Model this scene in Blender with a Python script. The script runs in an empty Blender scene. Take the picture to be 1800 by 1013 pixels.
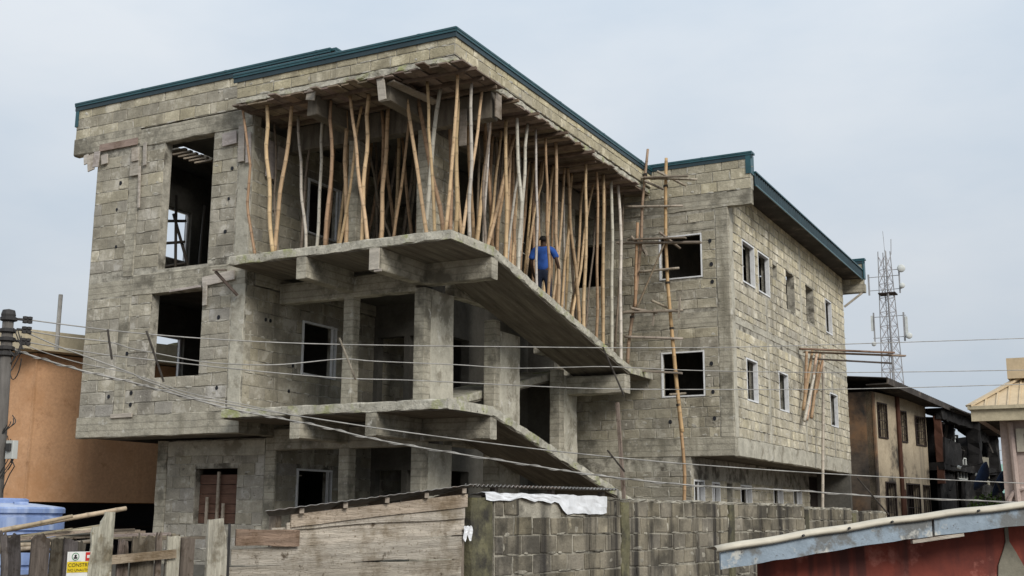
import bpy, math, random
from mathutils import Vector, Matrix
R = random.Random(11)
scene = bpy.context.scene
col = scene.collection

# ------------------------------------------------------------------ camera
# datum: z = 0 is the photographer's eye level, the street lies 1.75 m below it
PITCH, ROLL, YAW = 0.193138706, 0.00524892645, -0.484378861
def cam_axes():
    cy, sy, cp, sp = math.cos(YAW), math.sin(YAW), math.cos(PITCH), math.sin(PITCH)
    f = Vector((sy*cp, cy*cp, sp)); r = Vector((cy, -sy, 0)); u = r.cross(f)
    return r*math.cos(ROLL)+u*math.sin(ROLL), u*math.cos(ROLL)-r*math.sin(ROLL), f
cr_, cu_, cf_ = cam_axes()
cam = bpy.data.cameras.new('camera'); cam_o = bpy.data.objects.new('camera', cam); col.objects.link(cam_o)
cam.sensor_width = 36.0; cam.lens = 36.0*2043.96/1800.0; cam.clip_start = 0.1; cam.clip_end = 3000
cam_o.matrix_world = Matrix(((cr_.x, cu_.x, -cf_.x, 0), (cr_.y, cu_.y, -cf_.y, 0), (cr_.z, cu_.z, -cf_.z, 0), (0, 0, 0, 1)))
scene.camera = cam_o

# ------------------------------------------------------------------ sky, sun, exposure
SUN_DIR = Vector((0.74, -0.50, 0.62)).normalized()          # towards the sun, veiled by cloud
world = bpy.data.worlds.new('World'); scene.world = world; world.use_nodes = True
nt = world.node_tree; nt.nodes.clear()
def wn(t, **k):
    n = nt.nodes.new(t)
    for a, b in k.items(): setattr(n, a, b)
    return n
sky = wn('ShaderNodeTexSky', sky_type='NISHITA', sun_disc=False)
sky.sun_elevation = math.asin(SUN_DIR.z); sky.sun_rotation = math.atan2(SUN_DIR.x, SUN_DIR.y)
sky.air_density = 1.0; sky.dust_density = 3.0; sky.ozone_density = 1.0
bg1 = wn('ShaderNodeBackground'); bg1.inputs[1].default_value = 0.05
nt.links.new(sky.outputs[0], bg1.inputs[0])
tc = wn('ShaderNodeTexCoord')
mp = wn('ShaderNodeMapping'); mp.inputs['Scale'].default_value = (1.0, 1.0, 2.6)
nt.links.new(tc.outputs['Generated'], mp.inputs[0])
n1 = wn('ShaderNodeTexNoise'); n1.inputs['Scale'].default_value = 2.9; n1.inputs['Detail'].default_value = 6; n1.inputs['Roughness'].default_value = 0.52
nt.links.new(mp.outputs[0], n1.inputs['Vector'])
rp = wn('ShaderNodeValToRGB')
rp.color_ramp.elements[0].position = 0.34; rp.color_ramp.elements[0].color = (0.605, 0.69, 0.785, 1)
rp.color_ramp.elements[1].position = 0.66; rp.color_ramp.elements[1].color = (0.745, 0.795, 0.85, 1)
nt.links.new(n1.outputs[0], rp.inputs[0])
# an overcast sky is brighter overhead than at the horizon (CIE overcast: 1 + 2 sin(elevation))
sx = wn('ShaderNodeSeparateXYZ'); nt.links.new(tc.outputs['Generated'], sx.inputs[0])
ma = wn('ShaderNodeMath', operation='MULTIPLY_ADD', use_clamp=False); ma.inputs[1].default_value = 0.75; ma.inputs[2].default_value = 0.81
mx = wn('ShaderNodeMath', operation='MAXIMUM'); mx.inputs[1].default_value = 0.0
nt.links.new(sx.outputs[2], mx.inputs[0]); nt.links.new(mx.outputs[0], ma.inputs[0])
bg2 = wn('ShaderNodeBackground'); nt.links.new(rp.outputs[0], bg2.inputs[0]); nt.links.new(ma.outputs[0], bg2.inputs[1])
mixw = wn('ShaderNodeMixShader'); mixw.inputs[0].default_value = 0.92
nt.links.new(bg1.outputs[0], mixw.inputs[1]); nt.links.new(bg2.outputs[0], mixw.inputs[2])
wo = wn('ShaderNodeOutputWorld'); nt.links.new(mixw.outputs[0], wo.inputs[0])
sun = bpy.data.lights.new('sun', 'SUN'); sun.energy = 3.0; sun.angle = math.radians(26); sun.color = (1.0, 0.955, 0.88)
sun_o = bpy.data.objects.new('sun', sun); col.objects.link(sun_o)
sun_o.rotation_euler = SUN_DIR.to_track_quat('Z', 'Y').to_euler(); sun_o.location = (10, -10, 30)
vs = scene.view_settings
vs.view_transform = 'Standard'; vs.look = 'None'; vs.exposure = 0.0; vs.gamma = 1.0; vs.use_curve_mapping = False
scene.cycles.use_denoising = True
scene.cycles.max_bounces = 6; scene.cycles.diffuse_bounces = 3

# ------------------------------------------------------------------ materials
def material(name, base, var=0.25, scale=3.0, rough=0.9, bump=0.25, bscale=40.0, tint=False, blotch=None, streak=None,
             fine=None, stretch=(1, 1, 1), metallic=0.0, boards=None, spec=0.2, top=None):
    """procedural surface: two noise octaves on the colour, optional stains (blotch), rain streaks, board marks, relief"""
    m = bpy.data.materials.new(name); m.use_nodes = True
    t = m.node_tree; t.nodes.clear(); L = t.links.new
    def N(k, **a):
        n = t.nodes.new(k)
        for x, y in a.items(): setattr(n, x, y)
        return n
    out = N('ShaderNodeOutputMaterial'); p = N('ShaderNodeBsdfPrincipled'); L(p.outputs[0], out.inputs[0])
    p.inputs['Roughness'].default_value = rough; p.inputs['Metallic'].default_value = metallic
    p.inputs['Specular IOR Level'].default_value = spec
    g = N('ShaderNodeNewGeometry')
    def noise(sc, det=5, rg=0.6, st=(1, 1, 1)):
        mp = N('ShaderNodeMapping'); mp.inputs['Scale'].default_value = st
        L(g.outputs['Position'], mp.inputs[0])
        n = N('ShaderNodeTexNoise'); n.inputs['Scale'].default_value = sc; n.inputs['Detail'].default_value = det; n.inputs['Roughness'].default_value = rg
        L(mp.outputs[0], n.inputs['Vector']); return n.outputs[0]
    def ramp(src, a, b):
        r = N('ShaderNodeMapRange'); r.inputs[1].default_value = a; r.inputs[2].default_value = b; r.clamp = True
        L(src, r.inputs[0]); return r.outputs[0]
    def mix(fac, a, b, mode='MIX'):
        x = N('ShaderNodeMix', data_type='RGBA', blend_type=mode)
        if isinstance(fac, float): x.inputs[0].default_value = fac
        else: L(fac, x.inputs[0])
        for v, s in ((a, x.inputs[6]), (b, x.inputs[7])):
            if isinstance(v, tuple): s.default_value = (v[0], v[1], v[2], 1)
            else: L(v, s)
        return x.outputs[2]
    lo = tuple(c*(1-var) for c in base); hi = tuple(c*(1+var) for c in base)
    c = mix(ramp(noise(scale, st=stretch), 0.3, 0.7), lo, hi)
    f2 = noise(bscale*0.6, 3, 0.7, stretch)
    c = mix(ramp(f2, 0.25, 0.75), c, mix(1.0, c, (0.72, 0.72, 0.72), 'MULTIPLY'))
    if fine: c = mix(ramp(noise(fine[1], 4), fine[2], fine[3]), c, fine[0])
    if boards:
        w = N('ShaderNodeTexWave', wave_type='BANDS', bands_direction='Z', wave_profile='SAW'); w.inputs['Scale'].default_value = boards[0]
        w.inputs['Distortion'].default_value = 0.6; w.inputs['Detail'].default_value = 3
        L(g.outputs['Position'], w.inputs['Vector'])
        c = mix(ramp(w.outputs[0], 0.0, 0.25), mix(1.0, c, (boards[1],)*3, 'MULTIPLY'), c)
    if blotch:
        for bl in (blotch if isinstance(blotch, list) else [blotch]):
            c = mix(ramp(noise(bl[1], 6, 0.65), bl[2], bl[3]), c, bl[0])
    if streak:
        c = mix(ramp(noise(streak[1], 5, 0.6, (1, 1, 0.07)), streak[2], streak[3]), c, streak[0])
    if top:     # growth and dirt that settle on upward faces
        sp = N('ShaderNodeSeparateXYZ'); L(g.outputs['Normal'], sp.inputs[0])
        c = mix(ramp(sp.outputs[2], 0.4, 0.8), c, top)
    if tint:
        a = N('ShaderNodeAttribute'); a.attribute_name = 'tint'
        c = mix(1.0, c, a.outputs[0], 'MULTIPLY')
    L(c, p.inputs['Base Color'])
    if bump:
        b = N('ShaderNodeBump'); b.inputs['Strength'].default_value = bump; b.inputs['Distance'].default_value = 0.02
        h = N('ShaderNodeMath', operation='ADD'); L(noise(bscale, 5, 0.65, stretch), h.inputs[0]); L(noise(bscale*0.22, 3, 0.5, stretch), h.inputs[1])
        L(h.outputs[0], b.inputs['Height']); L(b.outputs[0], p.inputs['Normal'])
    return m

M = {}
M['block'] = material('sandcrete_block', (0.400, 0.373, 0.300), 0.24, 2.6, 0.95, 0.9, 50, tint=True,
                      blotch=[((0.165, 0.150, 0.12), 0.7, 0.55, 0.72), ((0.50, 0.475, 0.405), 2.6, 0.55, 0.64), ((0.13, 0.12, 0.10), 9.0, 0.63, 0.70)], streak=((0.145, 0.133, 0.105), 1.7, 0.60, 0.76))
M['mortar'] = material('cement_mortar', (0.44, 0.415, 0.35), 0.30, 6.0, 0.95, 1.0, 45,
                       blotch=[((0.12, 0.11, 0.09), 2.4, 0.48, 0.62)], streak=((0.17, 0.16, 0.12), 2.2, 0.62, 0.85))
M['smear'] = material('squeezed_mortar', (0.50, 0.475, 0.41), 0.25, 5.0, 0.95, 0.9, 40, blotch=((0.30, 0.28, 0.23), 2.2, 0.55, 0.72))
M['concrete'] = material('board_marked_concrete', (0.42, 0.39, 0.315), 0.24, 3.0, 0.92, 0.9, 35, boards=(2.2, 0.62),
                         blotch=[((0.16, 0.148, 0.118), 1.7, 0.50, 0.64), ((0.52, 0.505, 0.455), 4.5, 0.60, 0.72)], streak=((0.17, 0.155, 0.115), 3.0, 0.58, 0.82))
M['slab'] = material('slab_edge_concrete', (0.49, 0.465, 0.39), 0.28, 5.0, 0.95, 1.0, 28,
                     blotch=[((0.20, 0.19, 0.14), 3.5, 0.55, 0.72), ((0.30, 0.315, 0.15), 2.2, 0.53, 0.66), ((0.10, 0.095, 0.075), 9.0, 0.60, 0.68)])
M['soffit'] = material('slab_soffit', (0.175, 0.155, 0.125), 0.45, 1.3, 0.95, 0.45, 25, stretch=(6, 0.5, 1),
                       blotch=[((0.13, 0.11, 0.085), 1.4, 0.5, 0.75), ((0.34, 0.31, 0.25), 5, 0.66, 0.78)])  # far darker than the slab edges, underside shade put into the colour
M['plaster'] = material('smeared_plaster', (0.47, 0.445, 0.37), 0.20, 3.0, 0.95, 0.5, 30,
                        blotch=[((0.24, 0.22, 0.175), 1.9, 0.53, 0.62), ((0.56, 0.54, 0.49), 4, 0.6, 0.7)])
M['inner'] = material('bare_inner_wall', (0.135, 0.128, 0.112), 0.25, 2.0, 0.95, 0.4, 20)  # set darker than bare concrete to deepen the indoor shade
M['teal'] = material('teal_coated_metal', (0.016, 0.074, 0.090), 0.18, 2.0, 0.38, 0.05, 10, spec=0.5)
M['teal_dark'] = material('dark_teal_metal', (0.014, 0.036, 0.046), 0.2, 2.0, 0.45, 0.05, 10, spec=0.5)
M['frame'] = material('white_window_frame', (0.76, 0.77, 0.78), 0.08, 3.0, 0.45, 0.05, 20, spec=0.4, blotch=((0.42, 0.40, 0.36), 7, 0.6, 0.8))
M['bamboo'] = material('bamboo_culm', (1.0, 1.0, 1.0), 0.14, 5.0, 0.62, 0.15, 60, tint=True, stretch=(1, 1, 0.25), blotch=((0.50, 0.44, 0.38), 7.0, 0.60, 0.74), spec=0.3)
M['board'] = material('rough_timber', (1.0, 1.0, 1.0), 0.20, 3.0, 0.9, 0.5, 30, tint=True, stretch=(1.0, 1.0, 5.0), blotch=((0.42, 0.38, 0.33), 3.0, 0.55, 0.75))
M['board_h'] = material('rough_timber_flat', (1.0, 1.0, 1.0), 0.28, 2.2, 0.9, 0.9, 18, tint=True, stretch=(0.7, 0.7, 9.0), blotch=[((0.42, 0.38, 0.32), 1.8, 0.50, 0.66), ((0.22, 0.19, 0.16), 6.0, 0.62, 0.70)], fine=((0.45, 0.41, 0.36), 30.0, 0.58, 0.70))
M['board_v'] = material('rough_timber_upright', (1.0, 1.0, 1.0), 0.35, 4.0, 0.9, 1.0, 22, tint=True, stretch=(7.0, 7.0, 0.5), blotch=[((0.30, 0.27, 0.23), 3.0, 0.52, 0.68), ((0.5, 0.46, 0.4), 12.0, 0.58, 0.68)])
M['formwork'] = material('dirty_formwork_board', (0.27, 0.21, 0.165), 0.3, 4.0, 0.92, 0.5, 20, tint=True, blotch=((0.11, 0.085, 0.065), 2.5, 0.5, 0.75))
M['dark_metal'] = material('dark_wire', (0.045, 0.043, 0.042), 0.2, 5, 0.6, 0.0, 10)
M['wire'] = material('weathered_cable', (0.33, 0.32, 0.30), 0.35, 2.5, 0.6, 0.0, 10)
M['old_wall'] = material('blackened_block', (0.255, 0.232, 0.185), 0.28, 2.0, 0.95, 0.8, 40, tint=True,
                         blotch=[((0.075, 0.069, 0.057), 1.2, 0.44, 0.64), ((0.32, 0.29, 0.225), 5.0, 0.62, 0.75)], streak=((0.040, 0.037, 0.033), 2.6, 0.50, 0.62))
M['old_mortar'] = material('old_mortar', (0.37, 0.345, 0.285), 0.3, 4.0, 0.95, 0.9, 40, blotch=((0.09, 0.082, 0.066), 1.4, 0.50, 0.66), streak=((0.05, 0.046, 0.04), 2.6, 0.5, 0.7))
M['old_pier'] = material('mossy_pier', (0.15, 0.14, 0.085), 0.35, 2.5, 0.95, 0.7, 30, blotch=[((0.045, 0.042, 0.035), 1.7, 0.48, 0.62), ((0.21, 0.19, 0.07), 2.6, 0.6, 0.74)], streak=((0.035, 0.033, 0.03), 3.0, 0.5, 0.7))
M['tarp'] = material('white_sheet', (0.74, 0.755, 0.78), 0.05, 4.0, 0.55, 0.15, 12, spec=0.35)
M['rust_sheet'] = material('weathered_roof_sheet', (0.30, 0.295, 0.285), 0.25, 2.0, 0.6, 0.2, 18, metallic=0.3, blotch=((0.30, 0.13, 0.05), 1.8, 0.55, 0.70))
M['orange'] = material('orange_render', (0.57, 0.335, 0.190), 0.10, 0.9, 0.9, 0.12, 25, blotch=[((0.40, 0.21, 0.10), 0.8, 0.50, 0.75), ((0.33, 0.18, 0.095), 4.0, 0.60, 0.74)], streak=((0.34, 0.18, 0.09), 1.2, 0.58, 0.78))
M['cream'] = material('cream_fascia', (0.47, 0.41, 0.29), 0.15, 2.0, 0.8, 0.1, 20)
M['dark_fill'] = material('dark_shade_fill', (0.022, 0.024, 0.030), 0.3, 1.5, 0.7, 0.1, 15)  # near black that stands in for shade below the overhang and in holes
M['blue_tank'] = material('blue_plastic', (0.20, 0.28, 0.50), 0.10, 2.0, 0.55, 0.0, 15, streak=((0.40, 0.46, 0.58), 3.0, 0.50, 0.72), spec=0.4)
M['pale_tank'] = material('faded_blue_plastic', (0.40, 0.46, 0.60), 0.12, 3.0, 0.55, 0.05, 15)
M['pole'] = material('grey_weathered_pole', (0.125, 0.115, 0.105), 0.3, 4.0, 0.9, 0.4, 20, stretch=(3, 3, 0.4))
M['skin'] = material('skin', (0.060, 0.034, 0.023), 0.1, 6, 0.55, 0.0, 10)
M['hair'] = material('hair', (0.010, 0.009, 0.008), 0.2, 20, 0.8, 0.2, 80)
M['shirt'] = material('blue_shirt', (0.028, 0.085, 0.32), 0.40, 9, 0.85, 0.2, 30)
M['trousers'] = material('dark_trousers', (0.018, 0.024, 0.045), 0.2, 6, 0.9, 0.2, 30)
M['red'] = material('red_render', (0.27, 0.066, 0.045), 0.22, 1.2, 0.9, 0.15, 20, blotch=[((0.13, 0.038, 0.03), 1.6, 0.44, 0.66), ((0.36, 0.14, 0.11), 3.5, 0.56, 0.66)], streak=((0.085, 0.032, 0.028), 5.0, 0.50, 0.62))
M['cement_patch'] = material('cement_patch', (0.23, 0.215, 0.17), 0.2, 5, 0.95, 0.4, 30)
M['blue_fascia'] = material('peeling_blue_board', (0.275, 0.335, 0.395), 0.12, 2.5, 0.75, 0.35, 22, blotch=[((0.145, 0.15, 0.15), 4.0, 0.51, 0.59), ((0.46, 0.455, 0.42), 5.5, 0.56, 0.62), ((0.10, 0.10, 0.10), 22.0, 0.62, 0.68)])
M['cream_sheet'] = material('cream_roof_sheet', (0.52, 0.475, 0.385), 0.12, 2.0, 0.55, 0.05, 15, spec=0.4, blotch=((0.36, 0.32, 0.25), 2.5, 0.55, 0.8))
M['beige'] = material('stained_beige_render', (0.43, 0.36, 0.26), 0.18, 0.8, 0.92, 0.15, 20, blotch=[((0.27, 0.215, 0.15), 0.9, 0.48, 0.68), ((0.055, 0.05, 0.045), 0.45, 0.54, 0.64)], streak=((0.10, 0.085, 0.07), 0.9, 0.54, 0.72))
M['sooty'] = material('sooty_end_wall', (0.15, 0.12, 0.095), 0.3, 0.8, 0.95, 0.2, 15, blotch=[((0.25, 0.15, 0.085), 0.42, 0.48, 0.62), ((0.045, 0.041, 0.038), 0.7, 0.46, 0.62)])
M['char'] = material('charred_surface', (0.016, 0.015, 0.015), 0.5, 2, 0.95, 0.4, 15, blotch=((0.06, 0.056, 0.052), 1.6, 0.56, 0.75))
M['soot_and_shade'] = material('sooty_and_shaded_sheet', (0.055, 0.048, 0.043), 0.4, 1.5, 0.85, 0.3, 12, blotch=((0.20, 0.17, 0.14), 1.5, 0.58, 0.75))  # real soot on the burnt house, painted shade under the wing eave
M['rust_pipe'] = material('rusty_pipe', (0.085, 0.038, 0.025), 0.3, 3, 0.8, 0.2, 20)
M['grille'] = material('dark_grille', (0.035, 0.024, 0.020), 0.3, 5, 0.7, 0.0, 10)
M['tan_roof'] = material('tan_roof_sheet', (0.56, 0.44, 0.285), 0.07, 1.5, 0.5, 0.05, 10, spec=0.4)
M['mauve'] = material('mauve_render', (0.47, 0.375, 0.335), 0.06, 1.0, 0.9, 0.08, 20)
M['mast'] = material('galvanised_mast', (0.30, 0.30, 0.305), 0.15, 0.5, 0.6, 0.0, 5)
M['mast_red'] = material('faded_mast_bracing', (0.36, 0.325, 0.32), 0.15, 0.5, 0.6, 0.0, 5)
M['dish'] = material('pale_drum', (0.56, 0.58, 0.56), 0.05, 1, 0.6, 0.0, 5)
M['green_roof'] = material('green_roof_sheet', (0.22, 0.37, 0.31), 0.1, 0.5, 0.6, 0.0, 5)
M['blue_dish'] = material('blue_dish', (0.03, 0.055, 0.12), 0.2, 2, 0.5, 0.0, 5)
M['leaf'] = material('bush_leaf', (0.085, 0.14, 0.030), 0.4, 5, 0.7, 0.0, 5)
M['dirt'] = material('bare_earth', (0.17, 0.135, 0.10), 0.3, 0.6, 0.95, 0.5, 8)
M['asphalt'] = material('worn_asphalt', (0.075, 0.070, 0.064), 0.3, 0.8, 0.9, 0.4, 20, blotch=((0.20, 0.165, 0.125), 0.5, 0.52, 0.7))
M['sign_yellow'] = material('sign_yellow', (0.68, 0.50, 0.02), 0.04, 5, 0.6, 0.0, 5)
M['sign_white'] = material('sign_white', (0.68, 0.68, 0.66), 0.04, 5, 0.6, 0.0, 5)
M['sign_red'] = material('sign_red', (0.52, 0.03, 0.025), 0.05, 5, 0.6, 0.0, 5)
M['sign_black'] = material('sign_black', (0.02, 0.02, 0.02), 0.05, 5, 0.6, 0.0, 5)
M['sign_green'] = material('sign_green', (0.03, 0.20, 0.08), 0.05, 5, 0.6, 0.0, 5)
M['meter'] = material('grey_meter_case', (0.48, 0.49, 0.46), 0.1, 6, 0.6, 0.0, 5)
M['red_board'] = material('red_brown_board', (0.155, 0.088, 0.064), 0.25, 3, 0.9, 0.4, 25, stretch=(1, 1, 5), blotch=((0.10, 0.05, 0.04), 3, 0.55, 0.75))

# ------------------------------------------------------------------ mesh helpers
class MB:
    def __init__(s): s.v = []; s.f = []; s.c = []
    def add(s, vs, fs, tint=(1, 1, 1)):
        b = len(s.v); s.v += [tuple(p) for p in vs]; s.f += [tuple(i+b for i in f) for f in fs]
        if isinstance(tint, list): s.c += tint
        else: s.c += [tint]*len(vs)
        return s
    def box(s, a, b, tint=(1, 1, 1)):
        x0, x1 = sorted((a[0], b[0])); y0, y1 = sorted((a[1], b[1])); z0, z1 = sorted((a[2], b[2]))
        return s.add([(x0, y0, z0), (x1, y0, z0), (x1, y1, z0), (x0, y1, z0), (x0, y0, z1), (x1, y0, z1), (x1, y1, z1), (x0, y1, z1)],
                     [(0, 3, 2, 1), (4, 5, 6, 7), (0, 1, 5, 4), (1, 2, 6, 5), (2, 3, 7, 6), (3, 0, 4, 7)], tint)
    def beam(s, p, q, w, h, up=(0, 0, 1), tint=(1, 1, 1), bevel=0.0):
        p, q = Vector(p), Vector(q); d = (q-p).normalized(); up = Vector(up)
        sd = d.cross(up)
        if sd.length < 1e-4: sd = d.cross(Vector((0, 1, 0)))
        sd.normalize(); up = sd.cross(d).normalized()
        if bevel:
            b = min(bevel, w*0.3, h*0.3); sec = [(-w/2+b, -h/2), (w/2-b, -h/2), (w/2, -h/2+b), (w/2, h/2-b), (w/2-b, h/2), (-w/2+b, h/2), (-w/2, h/2-b), (-w/2, -h/2+b)]
        else: sec = [(-w/2, -h/2), (w/2, -h/2), (w/2, h/2), (-w/2, h/2)]
        n = len(sec); vs = [p+sd*a+up*b for a, b in sec]+[q+sd*a+up*b for a, b in sec]
        fs = [(i, (i+1) % n, n+(i+1) % n, n+i) for i in range(n)]+[tuple(range(n))[::-1], tuple(range(n, 2*n))]
        return s.add(vs, fs, tint)
    def tube(s, pts, rad, n=8, tint=(1, 1, 1), cap=True):
        pts = [Vector(p) for p in pts]; k = len(pts)
        if not isinstance(rad, (list, tuple)): rad = [rad]*k
        vs = []; tl = []; ref = None
        for i, p in enumerate(pts):
            d = (pts[min(i+1, k-1)]-pts[max(i-1, 0)])
            if d.length < 1e-9: d = Vector((0, 0, 1))
            d.normalize()
            if ref is None: ref = Vector((1, 0, 0)) if abs(d.x) < 0.8 else Vector((0, 1, 0))
            a = d.cross(ref).normalized(); b = d.cross(a).normalized()
            for j in range(n):
                t = 2*math.pi*j/n; vs.append(p+(a*math.cos(t)+b*math.sin(t))*rad[i])
                tl.append(tint[i] if isinstance(tint, list) else tint)
        fs = []
        for i in range(k-1):
            for j in range(n): fs.append((i*n+j, i*n+(j+1) % n, (i+1)*n+(j+1) % n, (i+1)*n+j))
        if cap: fs += [tuple(range(n))[::-1], tuple(range((k-1)*n, k*n))]
        return s.add(vs, fs, tl)
    def rough(s, p, q, w, h, up=(0, 0, 1), amp=0.008, seg=0.25, bev=0.018, tint=(1, 1, 1), chips=0.35):
        """cast concrete member: swept box with worn, uneven arrises"""
        p, q = Vector(p), Vector(q); d = q-p; ln = d.length; d.normalize(); up = Vector(up)
        sd = d.cross(up)
        if sd.length < 1e-4: sd = d.cross(Vector((0, 1, 0)))
        sd.normalize(); up = sd.cross(d).normalized()
        def side(a, b, k): return [(a[0]+(b[0]-a[0])*i/k, a[1]+(b[1]-a[1])*i/k) for i in range(k)]
        W, H = w/2, h/2; bv = min(bev, w*0.2, h*0.2)
        cs = [(-W+bv, -H), (W-bv, -H), (W, -H+bv), (W, H-bv), (W-bv, H), (-W+bv, H), (-W, H-bv), (-W, -H+bv)]
        kw, kh = max(1, int(w/0.35)), max(1, int(h/0.25)); sec = []; corner = []
        for i in range(8):
            k = (kw if i in (0, 4) else kh) if i % 2 == 0 else 1
            pts = side(cs[i], cs[(i+1) % 8], k); sec += pts; corner += [True]+[False]*(len(pts)-1)
        n = len(sec); k = max(2, int(ln/seg)); vs = []
        for i in range(k+1):
            e = i in (0, k); c = p+d*(ln*i/k)
            for (a, b), cn in zip(sec, corner):
                j = amp*(1.0 if cn else 0.5); sc = 1.0
                if cn and R.random() < chips*0.3: sc = 1-R.uniform(0.01, 0.05)*min(1, 0.3/max(w, h))*2
                vs.append(c+sd*(a*sc+R.uniform(-j, j))+up*(b*sc+R.uniform(-j, j))+d*(R.uniform(-j, j)*0.7 if e else R.uniform(-.02, .02)))
        fs = [(i*n+j, i*n+(j+1) % n, (i+1)*n+(j+1) % n, (i+1)*n+j) for i in range(k) for j in range(n)]
        fs += [tuple(range(n))[::-1], tuple(range(k*n, (k+1)*n))]
        return s.add(vs, fs, tint)
    def build(s, name, mat, parent=None, smooth=False, kind=None):
        off = Vector(parent['_base']) if parent is not None and '_base' in parent else Vector((0, 0, 0))
        me = bpy.data.meshes.new(name)
        me.from_pydata([(a-off.x, b-off.y, c-off.z) for a, b, c in s.v], [], s.f)
        at = me.attributes.new('tint', 'FLOAT_COLOR', 'POINT')
        at.data.foreach_set('color', [x for c in s.c for x in (c[0], c[1], c[2], 1.0)])
        if mat: me.materials.append(M[mat] if isinstance(mat, str) else mat)
        me.update()
        if smooth: me.polygons.foreach_set('use_smooth', [True]*len(me.polygons))
        o = bpy.data.objects.new(name, me); col.objects.link(o)
        if parent is not None:
            o.parent = parent; o['_base'] = tuple(off)
        else: o['_base'] = (0.0, 0.0, 0.0)
        if kind: o['kind'] = kind
        return o
def tag(o, label, cat, group=None, kind=None):
    o['label'] = label; o['category'] = cat
    if group: o['group'] = group
    if kind: o['kind'] = kind
    return o
def thing(name, base, label, cat, group=None):
    o = bpy.data.objects.new(name, None); col.objects.link(o); o.location = base; o['_base'] = tuple(base); o.empty_display_size = 0.2
    return tag(o, label, cat, group)
def structure(o): o['kind'] = 'structure'; return o
def jit(c, a=0.1): 
    k = 1+R.uniform(-a, a); return (c[0]*k, c[1]*k*(1+R.uniform(-a, a)*0.15), c[2]*k*(1+R.uniform(-a, a)*0.3))
ORD = ['first', 'second', 'third', 'fourth', 'fifth', 'sixth', 'seventh', 'eighth', 'ninth', 'tenth', 'eleventh', 'twelfth', 'thirteenth', 'fourteenth', 'fifteenth', 'sixteenth',
       'seventeenth', 'eighteenth', 'nineteenth', 'twentieth', 'twenty-first', 'twenty-second', 'twenty-third', 'twenty-fourth', 'twenty-fifth', 'twenty-sixth', 'twenty-seventh', 'twenty-eighth',
       'twenty-ninth', 'thirtieth', 'thirty-first', 'thirty-second', 'thirty-third', 'thirty-fourth', 'thirty-fifth', 'thirty-sixth', 'thirty-seventh', 'thirty-eighth']

# ------------------------------------------------------------------ block walls
def cells_mesh(mb, O, u, n, L, z0, z1, ops, front, back, caps=True):
    """wall core with real openings: front and back skins plus the reveals"""
    O, u, n = Vector(O), Vector(u), Vector(n)
    us = sorted({0.0, L}|{min(max(v, 0), L) for o in ops for v in o[:2]}); zs = sorted({z0, z1}|{min(max(v, z0), z1) for o in ops for v in o[2:4]})
    def P(a, z, d): q = O+u*a+n*d; return (q.x, q.y, z)
    solid = {}
    for i in range(len(us)-1):
        for j in range(len(zs)-1):
            ca, cz = (us[i]+us[i+1])/2, (zs[j]+zs[j+1])/2
            solid[i, j] = not any(o[0] < ca < o[1] and o[2] < cz < o[3] for o in ops)
    fl = u.cross(Vector((0, 0, 1))).dot(n) > 0
    def q(*p): mb.add(list(p) if fl else list(p)[::-1], [(0, 1, 2, 3)])
    for (i, j), s in solid.items():
        if not s: continue
        a, b, c, d = us[i], us[i+1], zs[j], zs[j+1]
        q(P(a, c, front), P(b, c, front), P(b, d, front), P(a, d, front))
        q(P(b, c, back), P(a, c, back), P(a, d, back), P(b, d, back))
        for (di, dj, e) in ((-1, 0, (a, c, a, d)), (1, 0, (b, d, b, c)), (0, -1, (b, c, a, c)), (0, 1, (a, d, b, d))):
            nb = solid.get((i+di, j+dj))
            if nb or (nb is None and not caps): continue
            q(P(e[0], e[1], front), P(e[2], e[3], front), P(e[2], e[3], back), P(e[0], e[1], back))
ALL_BLOCKS = []
def subtract(iv, cut):
    out = []
    for a, b in iv:
        if cut[1] <= a or cut[0] >= b: out.append((a, b)); continue
        if cut[0] > a: out.append((a, cut[0]))
        if cut[1] < b: out.append((cut[1], b))
    return out
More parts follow.
